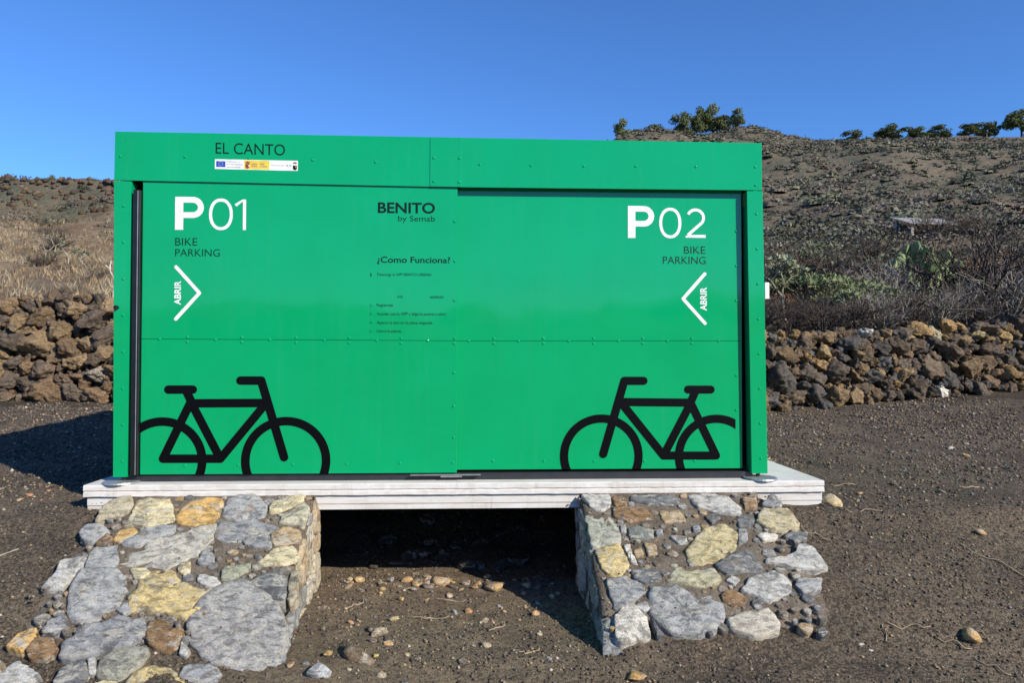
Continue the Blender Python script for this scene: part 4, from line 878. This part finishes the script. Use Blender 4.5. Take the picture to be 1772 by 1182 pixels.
twig(-2.55, -.55, .55, .6, (.50, .46, .38), 'pale dry stick on the ground beside the pier below the P01 door', None)

ORD = ['first', 'second', 'third', 'fourth', 'fifth', 'sixth', 'seventh', 'eighth', 'ninth', 'tenth', 'eleventh', 'twelfth', 'thirteenth', 'fourteenth', 'fifteenth', 'sixteenth', 'seventeenth', 'eighteenth']
# ------------------------------------------------------------------ plants
def card_cloud(n, rx, ry, rz, leaf, rg, hemi=True, shell=.55, lumps=0):
    """small quads spread through a lumpy crown volume"""
    d = rg.normal(size=(n, 3)); d /= np.linalg.norm(d, axis=1)[:, None]
    if hemi: d[:, 2] = np.abs(d[:, 2])*1.0-.06
    rad = shell+(1-shell)*rg.random(n)**.6
    if lumps:
        L_ = rg.normal(size=(lumps, 3)); L_ /= np.linalg.norm(L_, axis=1)[:, None]
        if hemi: L_[:, 2] = np.abs(L_[:, 2])
        k = (d@L_.T).max(1); rad *= .62+.48*np.clip((k-.45)/.5, 0, 1)
    c_ = d*rad[:, None]*np.array([rx, ry, rz])
    a = rg.normal(size=(n, 3)); a /= np.linalg.norm(a, axis=1)[:, None]; b = np.cross(a, rg.normal(size=(n, 3))); b /= np.linalg.norm(b, axis=1)[:, None]
    s = leaf*(.6+.8*rg.random(n))[:, None]; a = a*s; b = b*s*.55
    V = np.stack([c_-a, c_-b*.9, c_+a, c_+b], 1).reshape(-1, 3)
    return V
def quads(n): return np.arange(4*n).reshape(n, 4)
def branchy(rnd, stems, length, levels, kids, spread, rad, up=.25, segs=3, base_r=.05):
    paths = []; tips = []
    def grow(p, d, L, r, lev):
        P_ = [(p.copy(), r)]; q = p.copy(); dd = d.copy()
        for s in range(segs):
            dd = (dd+Vector((rnd.gauss(0, .16), rnd.gauss(0, .16), rnd.gauss(0, .12)+up*.12))).normalized(); q = q+dd*L/segs
            P_.append((q.copy(), r*(1-.5*(s+1)/segs)))
        paths.append(P_)
        if lev == 0: tips.append((q.copy(), dd.copy())); return
        for k in range(kids):
            i = rnd.randint(1, segs); b = P_[i][0]; nd_ = (dd+Vector((rnd.gauss(0, spread), rnd.gauss(0, spread), rnd.gauss(0, spread*.7)+up*.3))).normalized()
            grow(b, nd_, L*rnd.uniform(.5, .8), r*.6, lev-1)
    for k in range(stems):
        a = rnd.uniform(0, 6.28); t = rnd.uniform(.1, 1.15); d = Vector((cos(a)*sin(t), sin(a)*sin(t), cos(t)))
        grow(Vector((cos(a)*base_r*rnd.random(), sin(a)*base_r*rnd.random(), 0)), d, length*rnd.uniform(.7, 1.1), rad, levels)
    return paths, tips
def dry_bush_mesh(seed, w=1., h=.8, stems=12):
    rnd = random.Random(seed); paths, _ = branchy(rnd, stems, .42, 3, 3, .60, .017, .35)
    V, F = tubes(paths, 3); V = np.array(V); V *= np.array([w/ (np.abs(V[:, :2]).max()*1.6), w/(np.abs(V[:, :2]).max()*1.6), h/V[:, 2].max()])
    V[:, 2] = np.maximum(V[:, 2], -.03)
    return np_mesh('dry_branches', V, np.array(F), True)
BUSH = [dry_bush_mesh(40+i, 1., .85, 18) for i in range(4)]
for m_ in BUSH: m_.materials.append(WOOD)
def put_bush(x, y, w, h, col, label, group, k, name='dry_bush'):
    o = bpy.data.objects.new(name, BUSH[k % 4]); o.location = (x, y, float(ground(x, y))-.02); o.scale = (w, w, h); o.rotation_euler.z = k*1.9+x; o.color = (*col, 1); link(o); return tag(o, label, 'bush', group)
DK = (.075, .058, .050); GB = (.30, .27, .23)
put_bush(9.35, 8.3, 3.0, 2.6, (.055, .044, .040), 'large dark leafless bush with tangled branches behind the low lava wall', None, 0)
put_bush(10.5, 8.9, 2.7, 2.3, (.16, .115, .09), 'large reddish brown leafless bush beside the dark tangled bush', None, 1)
put_bush(7.7, 8.7, 1.9, 1.45, (.36, .33, .29), 'tall pale grey leafless bush below the prickly pear', None, 2)
put_bush(9.1, 7.5, 2.1, 1.6, (.30, .27, .24), 'grey tangled bush leaning over the low wall under the dark bush', None, 3)
i = 0
for (x, y, w, h) in [(4.3, 6.1, 1.2, .75), (4.85, 6.25, 1.2, .8), (5.45, 6.45, 1.3, .75), (6.0, 6.6, 1.3, .8), (6.55, 6.8, 1.3, .85), (7.1, 6.95, 1.4, .95), (7.65, 7.15, 1.5, 1.0), (8.25, 7.3, 1.6, 1.1), (8.9, 6.75, 1.3, .8), (9.5, 7.6, 1.6, 1.2)]:
    i += 1; put_bush(x, y, w, h, random.Random(i).choice([DK, (.10, .08, .068), GB, (.12, .10, .085)]), 'low twiggy grey brown bush on the low lava wall, %s along from the locker' % ORD[i-1], 'twiggy bushes along the low wall', i)
for (x, y, w, h) in [(6.0, 7.6, 1.3, .8), (6.9, 7.8, 1.4, .9), (7.0, 9.4, 1.6, 1.0), (10.6, 9.2, 2.2, 1.7), (8.8, 9.6, 2.0, 1.5)]:
    i += 1; put_bush(x, y, w, h, random.Random(i).choice([DK, (.15, .125, .105), GB]), 'leafless grey bush in the thicket behind the low lava wall', 'thicket behind the low wall', i)
for (x, y, w, h) in [(7.6, 12.5, 1.8, 1.1), (9.2, 13.5, 2.0, 1.2), (8.3, 16, 2.2, 1.3), (11.5, 14, 2.0, 1.2), (12.5, 18, 2.4, 1.4), (13.4, 12.0, 2.2, 1.3), (10.6, 10.2, 1.7, 1.1), (11.8, 11, 1.8, 1.2), (6.2, 10.5, 1.4, .8)]:
    i += 1; put_bush(x, y, w, h, random.Random(i).choice([(.13, .10, .08), (.20, .15, .115), (.10, .085, .07)]), 'brown leafless bush with bare spreading twigs on the slope above the low lava wall', 'leafless bushes on the slope', i)
for (x, y, w, h) in [(20.0, 27.0, 2.4, 1.5), (21.2, 27.2, 2.2, 1.3), (22.4, 27.4, 2.4, 1.5)]:
    i += 1; put_bush(x, y, w, h, (.14, .115, .09), 'leafless brown bush screening the front of the sheet roof shelter', 'bushes in front of the shelter', i)
for (x, y, w, h) in [(-8.5, 14.5, 1.2, .6), (-9.6, 12.5, 1.0, .5), (-11.8, 17, 1.6, .8), (-7.2, 10.2, .8, .35), (-6.6, 7.9, .7, .35), (-10.5, 20, 1.6, .8), (-14, 21, 1.8, .9)]:
    i += 1; put_bush(x, y, w, h, random.Random(i).choice([(.22, .18, .14), (.30, .26, .20), (.14, .11, .09)]), 'small dry bush on the pale grass slope above the tall wall', 'dry bushes on the grass slope', i)
def rosette(V, F, p, d, rnd, n, L, w):
    a = d.cross(Vector((.3, .5, .8))).normalized(); c_ = d.cross(a)
    for k in range(n):
        t = rnd.uniform(0, 6.28); out = (a*cos(t)+c_*sin(t)); l = (d*rnd.uniform(.25, 1.0)+out*rnd.uniform(.5, 1)).normalized(); s = l.cross(out.cross(d)).normalized() if False else l.cross(d).normalized() if l.cross(d).length > 1e-3 else a
        LL = L*rnd.uniform(.7, 1.15); b = len(V); m_ = p+l*LL*.55
        V += [p-s*w*.25, p+s*w*.25, m_+s*w*.6-d*.002, p+l*LL-Vector((0, 0, LL*.10)), m_-s*w*.6-d*.002]; F.append((b, b+1, b+2, b+3, b+4))
def candelabra(name, seed, x, y, h, levels, kids, leafn, leafL, label, group=None, stemcol=(.42, .38, .30), leafcol=(.27, .31, .17), cat='plant', stems=1, lean=.25, stem_r=.024):
    rnd = random.Random(seed); paths = []; tips = []
    root = tag(empty(name, (x, y, float(ground(x, y))-.03)), label, cat, group)
    def grow(p, d, L, r, lev):
        q = p+d*L*.5+Vector((rnd.gauss(0, .02), rnd.gauss(0, .02), 0)); e = q+(d+Vector((0, 0, .25))).normalized()*L*.5
        paths.append([(p, r), (q, r*.92), (e, r*.85)])
        if lev == 0: tips.append((e, d)); return
        n = kids if rnd.random() < .6 else kids-1; a0 = rnd.uniform(0, 6.28)
        for k in range(max(2, n)):
            a = a0+k*2*pi/max(2, n)+rnd.uniform(-.4, .4); nd_ = (d*.75+Vector((cos(a), sin(a), rnd.uniform(.0, .35)))*.75).normalized(); grow(e, nd_, L*rnd.uniform(.55, .8), r*.78, lev-1)
    for s in range(stems):
        a = rnd.uniform(0, 6.28); grow(Vector((cos(a)*.05*(stems > 1), sin(a)*.05*(stems > 1), 0)), Vector((cos(a)*lean, sin(a)*lean, 1)).normalized(), h*(.42 if levels > 2 else .55), stem_r, levels)
    V, F = tubes(paths, 6); o = mesh_obj('branches', pyd('branches', V, F, True), WOOD, root); o.color = (*stemcol, 1)
    if leafn:
        V = []; F = []
        for p, d in tips: rosette(V, F, p, d, rnd, leafn, leafL, leafL*.16)
        o = mesh_obj('leaves', pyd('leaves', V, F), LEAF, root); o.color = (*leafcol, 1)
    return root
candelabra('candelabra_succulent', 3, 5.35, 7.6, 1.08, 4, 3, 24, .12, 'candelabra succulent with pale trunk and flat green crown beside the locker end', stem_r=.026, stemcol=(.30, .27, .20), leafcol=(.36, .39, .25))
candelabra('candelabra_succulent', 8, 7.30, 7.7, .60, 3, 3, 20, .12, 'small forked pale stemmed succulent with narrow green leaf tufts', lean=.1, stemcol=(.40, .38, .28), stem_r=.016)
k = 0
for (x, y, h, n) in [(5.6, 8.0, .8, 6), (6.1, 8.2, .82, 7), (6.7, 8.3, .75, 6), (5.1, 8.1, .7, 5), (6.4, 7.6, .6, 5)]:
    k += 1; candelabra('green_succulent_bush', 60+k, x, y, h, 3, 3, 18, .10, 'low bright green succulent bush behind the low lava wall, %s of the row' % ORD[k-1], 'green succulent bushes behind the wall', (.28, .24, .17), (.27, .31, .155), 'bush', n, .7, .014)
for j, (x, y, h) in enumerate([(10.2, 17, .9), (9.4, 15, .8), (8.4, 13.6, .8), (10.9, 12.9, .9)]):
    candelabra('grey_succulent_bush', 80+j, x, y, h, 3, 3, 16, .13, 'grey green succulent bush among leafless bushes on the slope', 'grey green bushes on the slope', (.28, .24, .17), (.22, .24, .15), 'bush', 5, .6, .016)
candelabra('bare_forked_plant', 21, -5.35, 6.95, .62, 2, 2, 0, 0, 'bleached bare forked stems on top of the tall lava wall', None, (.58, .53, .43), cat='plant', lean=.15, stem_r=.02)
for j, (x, y) in enumerate([(-9.95, 13.2), (-9.2, 12.8), (-8.6, 12.4)]):
    candelabra('pale_stemmed_plant', 31+j, x, y, .65-.1*j, 3, 3, 12, .08, 'pale stemmed succulent standing on the dry grass slope above the tall wall', 'pale stemmed plants on the grass slope', (.45, .40, .32), (.24, .23, .15), lean=.08, stem_r=.011)
def prickly(x, y):
    rnd = random.Random(12); root = tag(empty('prickly_pear', (x, y, float(ground(x, y))-.05)), 'prickly pear cactus with round green pads below the weathered sheet roof', 'cactus')
    bm = bmesh.new(); bmesh.ops.create_icosphere(bm, subdivisions=2, radius=1)
    for v in bm.verts: v.co = Vector((v.co.x*.115*(1-.18*(v.co.z < 0)*abs(v.co.z)), v.co.y*.022, v.co.z*.155+.15))
    me = bpy.data.meshes.new('pad'); bm.to_mesh(me); bm.free(); me.polygons.foreach_set('use_smooth', [True]*len(me.polygons)); me.materials.append(LEAF)
    def add(p, rx, ry, rz, s, lev):
        o = bpy.data.objects.new('pad', me); Mx = Matrix.Translation(p)@Matrix.Rotation(rz, 4, 'Z')@Matrix.Rotation(ry, 4, 'Y')@Matrix.Rotation(rx, 4, 'X')
        o.matrix_local = Mx@Matrix.Scale(s, 4); g = rnd.uniform(.8, 1.25); o.color = (.23*g, .30*g, .13*g, 1); link(o, root)
        if lev:
            for k in range(rnd.choice([1, 2, 2, 3])):
                a = rnd.uniform(-.9, .9); add(Mx@Vector((sin(a)*.11*s, 0, (.17+cos(a)*.13)*s)), rnd.uniform(-.4, .4), ry+a*.8, rz+rnd.uniform(-.8, .8), s*rnd.uniform(.82, 1.02), lev-1)
    for k in range(6): add(Vector((rnd.uniform(-.42, .42), rnd.uniform(-.25, .25), 0)), rnd.uniform(-.3, .3), rnd.uniform(-.5, .5), rnd.uniform(-.8, .8), rnd.uniform(1.0, 1.35), 3)
prickly(9.85, 10.9)
def sheet_roof(x, y, zr):
    z = float(ground(x, y)); H = zr-z; root = tag(empty('sheet_roof_shelter', (x, y, z)), 'low shelter with flat weathered sheet roof on the hillside behind the prickly pear', 'shelter')
    for k in range(3):
        bm = bmesh.new(); n = 24; rows = []
        for i in range(n+1):
            u = i/n*.86-.43; w = .018*sin(i*1.6); X = u+k*.80-.80; rows.append([bm.verts.new((X, yy, H+w-.05*X+.34*yy+.03*k)) for yy in (-.8, .8)])
        for a, b in zip(rows[:-1], rows[1:]): bm.faces.new((a[0], b[0], b[1], a[1]))
        ex = bmesh.ops.extrude_face_region(bm, geom=bm.faces[:]); bmesh.ops.translate(bm, verts=[g for g in ex['geom'] if isinstance(g, bmesh.types.BMVert)], vec=(0, 0, -.03))
        mesh_obj('roof_sheet', bm_mesh('roof_sheet', bm), SHEET, root)
    for px in (-1.0, 1.0):
        for py in (-.6, .6): boxm('post', px-.06, px+.06, py-.06, py+.06, -.6, H-.05-.05*px+.34*py, SHEET, root, .005)
    boxm('low_wall', -.95, .95, -.1, .5, -.7, H-.15, LAVA, root, .03).color = (.08, .065, .05, 1)
sheet_roof(21.1, 29.0, 7.05)

# ------------------------------------------------------------------ scrub on the hillside
def shrub_variant(seed, n, leaf, lumps):
    rg = np.random.default_rng(seed); return card_cloud(n, 1, 1, .75, leaf, rg, True, .35, lumps)
def dome_variant(seed, nu, nv, cards, leaf):
    """lumpy mound of quads with a fringe of loose leaf faces"""
    rg = np.random.default_rng(seed); off = Vector((seed*3.1, 0, 0)); Q = []
    def pt(i, j):
        a = 2*pi*(i % nu)/nu; t = pi/2*j/nv; d = Vector((cos(a)*cos(t), sin(a)*cos(t), sin(t)))
        k = .55+.45*mnoise.noise(d*1.6+off)+.30*mnoise.noise(d*4+off); return (d.x*k, d.y*k, d.z*k*.72-.06)
    for j in range(nv):
        for i in range(nu): Q += [pt(i, j), pt(i+1, j), pt(i+1, j+1), pt(i, j+1)]
    V = np.array(Q)
    if cards: V = np.concatenate([V, card_cloud(cards, 1.05, 1.05, .85, leaf, rg, True, .45, 5)])
    return V
SCRUB_PAL = 1.32*np.array([(.118, .126, .080), (.098, .104, .068), (.140, .122, .095), (.110, .094, .078), (.085, .076, .066), (.155, .148, .115), (.18, .150, .105)])
def scrub():
    rg = np.random.default_rng(21); near = [shrub_variant(i, 170, .095, 7) for i in range(4)]; midv = [dome_variant(10+i, 8, 2, 46, .14) for i in range(6)]; far = [dome_variant(20+i, 6, 2, 13, .24) for i in range(6)]
    n = 40000; az = rg.uniform(-.70, .76, n); d = 15+ (290-15)*rg.random(n)**.70
    x = .2+d*np.sin(az); y = -4.6+d*np.cos(az)
    az_ = np.arctan2(x-.2, y+4.6); ok = (y > 9) & ((x > 3) | (y > 26) | (rg.random(n) < .22)); x, y, d, az_ = x[ok], y[ok], d[ok], az_[ok]
    dens = fbm(x/9, y/9, 3)+fbm(x/40+3, y/40, 2)*.7; ok = rg.random(len(x)) < np.clip(.86+dens*.9, .35, 1)*np.where((az_[:] > -.36) & (az_[:] < .14), .4, 1); x, y, d = x[ok], y[ok], d[ok]
    z = ground(x, y); tone = fbm(x/25+8, y/25, 3)
    V = []; C_ = []; big = []
    for i in range(len(x)):
        w = (.30+.65*rg.random()**1.6)*(1+.0030*d[i])
        left_near = x[i] < 0 and y[i] < 40
        if left_near: w *= .6
        sc = np.array([w*rg.uniform(.8, 1.3), w*rg.uniform(.8, 1.3), w*rg.uniform(.65, 1.0)])
        if y[i] > 8 and d[i] < 34 and len(big) < 70 and not left_near and abs(x[i]/(y[i]+4.6)) < .8: big.append((x[i], y[i], z[i], sc)); continue
        src = near if d[i] < 42 else midv if d[i] < 120 else far
        B = src[rg.integers(len(src))]; a = rg.uniform(0, 6.28); R_ = np.array([[cos(a), -sin(a), 0], [sin(a), cos(a), 0], [0, 0, 1]])
        V.append((B*sc)@R_.T+np.array([x[i], y[i], z[i]-.05]))
        k = np.clip(int((tone[i]+.5)*3)+rg.integers(-1, 4), 0, 6); c_ = SCRUB_PAL[[1, 0, 5, 2, 3, 6, 4][k]]*rg.uniform(.45, 1.40); C_.append(np.tile(c_, (len(B), 1))*np.repeat(rg.uniform(.75, 1.2, (len(B)//4, 1)), 4, 0))
    V = np.concatenate(V); o = mesh_obj('hillside_scrub', np_mesh('hillside_scrub', V, quads(len(V)//4), False, np.concatenate(C_)), VEG); tag(o, 'grey green and brown scrub covering the distant hillside', 'scrub', kind='stuff')
    mats = []
    for j in range(5):
        B = shrub_variant(60+j, 420, .055, 9); me = np_mesh('hillside_shrub', B, quads(len(B)//4)); me.materials.append(LEAF); mats.append(me)
    for i, (x_, y_, z_, sc) in enumerate(big):
        o = bpy.data.objects.new('hillside_shrub', mats[i % 5]); o.location = (x_, y_, z_-.05); o.scale = sc; o.rotation_euler.z = i*2.1; c_ = SCRUB_PAL[rg.integers(7)]*rg.uniform(.7, 1.1); o.color = (*c_, 1); link(o)
        tag(o, 'rounded low shrub on the lower hillside behind the low lava wall', 'shrub', 'rounded shrubs on the lower hillside')
scrub()
def dry_grass():
    rg = np.random.default_rng(33); P_ = []
    n = 14000; x = rg.uniform(-26, -1, n); y = 7.4+rg.random(n)**.95*20.5; ok = (np.abs(x) < (y+5)*.95) & (rg.random(n) < np.clip(.55+fbm(x/3, y/3, 3)*1.4, .05, 1)); P_.append((x[ok], y[ok], 0))
    n = 15000; x = rg.uniform(3, 22, n); y = 8.5+rg.random(n)**1.1*16; ok = (x < (y+5)*.95) & (rg.random(n) < np.clip(.50+fbm(x/3+9, y/3, 3)*1.4, .0, 1)); P_.append((x[ok], y[ok], 1))
    V = []; C_ = []
    for x, y, kind in P_:
        z = ground(x, y); n = len(x); m_ = 9
        pal = np.array([(.42, .33, .20), (.36, .27, .165), (.27, .19, .115), (.38, .33, .23)]) if kind == 0 else np.array([(.32, .19, .11), (.27, .17, .105), (.34, .25, .16)])
        c_ = pal[rg.integers(len(pal), size=n)]*rg.uniform(.7, 1.15, (n, 1))
        b = np.stack([x, y, z-.02], -1)[:, None]+rg.normal(size=(n, m_, 3))*np.array([.07, .07, 0]); h = rg.uniform(.07, .22, (n, m_, 1))*(1 if kind == 0 else 1.1)
        t = b+np.concatenate([rg.normal(size=(n, m_, 2))*.5, np.ones((n, m_, 1))], -1)*h; s = rg.normal(size=(n, m_, 3))*np.array([.009, .009, 0])
        V.append(np.stack([b-s, b+s, t], 2).reshape(-1, 3)); C_.append(np.repeat(c_, m_*3, 0))
    V = np.concatenate(V); o = mesh_obj('dry_grass', np_mesh('dry_grass', V, np.arange(len(V)).reshape(-1, 3), False, np.concatenate(C_)), VEG); tag(o, 'short dead straw coloured grass on the slopes above the walls', 'grass', kind='stuff')
dry_grass()

# ------------------------------------------------------------------ trees on the skyline
def tree_meshes(seed):
    rnd = random.Random(seed); rg = np.random.default_rng(seed); parts = []; n_l = 6
    tr = [[(Vector((0, 0, -.06)), .030), (Vector((rnd.uniform(-.02, .02), 0, .35)), .022), (Vector((rnd.uniform(-.04, .04), 0, .8)), .010)]]
    for k in range(n_l+3):
        a = rnd.uniform(0, 6.28); hz = rnd.uniform(.16, .70); e = Vector((cos(a)*rnd.uniform(.12, .34), sin(a)*rnd.uniform(.12, .34), hz+rnd.uniform(.02, .14)))
        tr.append([(Vector((0, 0, hz-.08)), .011), (e*.55+Vector((0, 0, hz-.08))*.45, .008), (e, .004)])
        B = card_cloud(330, rnd.uniform(.19, .27), rnd.uniform(.19, .27), rnd.uniform(.14, .20), .036, rg, False, .25, 4)+np.array(e); parts.append(B)
    B = card_cloud(340, .24, .24, .18, .036, rg, False, .25, 5)+np.array([0, 0, .86]); parts.append(B)
    V = np.concatenate(parts); cm = np_mesh('crown', V, quads(len(V)//4)); cm.materials.append(LEAF)
    v, f = tubes(tr, 6); tm = pyd('trunk', v, f, True); tm.materials.append(WOOD); return cm, tm
TM = [tree_meshes(200+i) for i in range(5)]
TLAB = ['round crowned pine in the clump on the skyline above the locker roof', 'dark evergreen tree on the ridge far behind the low lava wall', 'small distant tree on the skyline above the terrace wall']
RIDGE = [0]
def put_tree(x, y, h, w, kind, k, label=None):
    cm, tm = TM[k % 5]; root = empty('pine_tree', (x, y, float(ground(x, y))-.1)); root.scale = (w*1.35, w*1.35, h*(1.2 if x < 170 else .92)); root.rotation_euler.z = k*1.3
    o = bpy.data.objects.new('crown', cm); link(o, root); g = random.Random(k).uniform(.8, 1.2); o.color = (.15*g, .178*g, .070*g, 1)
    o = bpy.data.objects.new('trunk', tm); link(o, root); o.color = (.12, .085, .06, 1)
    if kind == 1: label = 'dark evergreen tree on the far ridge, %s along from the pine clump' % ORD[RIDGE[0]]; RIDGE[0] += 1
    tag(root, label or TLAB[kind], 'tree', ['pines in the clump above the locker', 'trees along the ridge', 'small trees above the terrace wall'][kind])
for k, (x, h, w) in enumerate(TREES):
    put_tree(x, 247+(k % 3)*2, h*(1.02 if k > 2 else 1.35), w, 0 if x < 95 else 1, k, 'lone slender tree on the bare knoll beside the pine clump' if k == 6 else None)
for k, (x, y, h, w) in enumerate([(-158, 246, 2.6, 3.8), (-149.5, 247, 3.2, 2.6), (-140.5, 246, 4.2, 3.0)]): put_tree(x, y, h, w, 2, k+3)
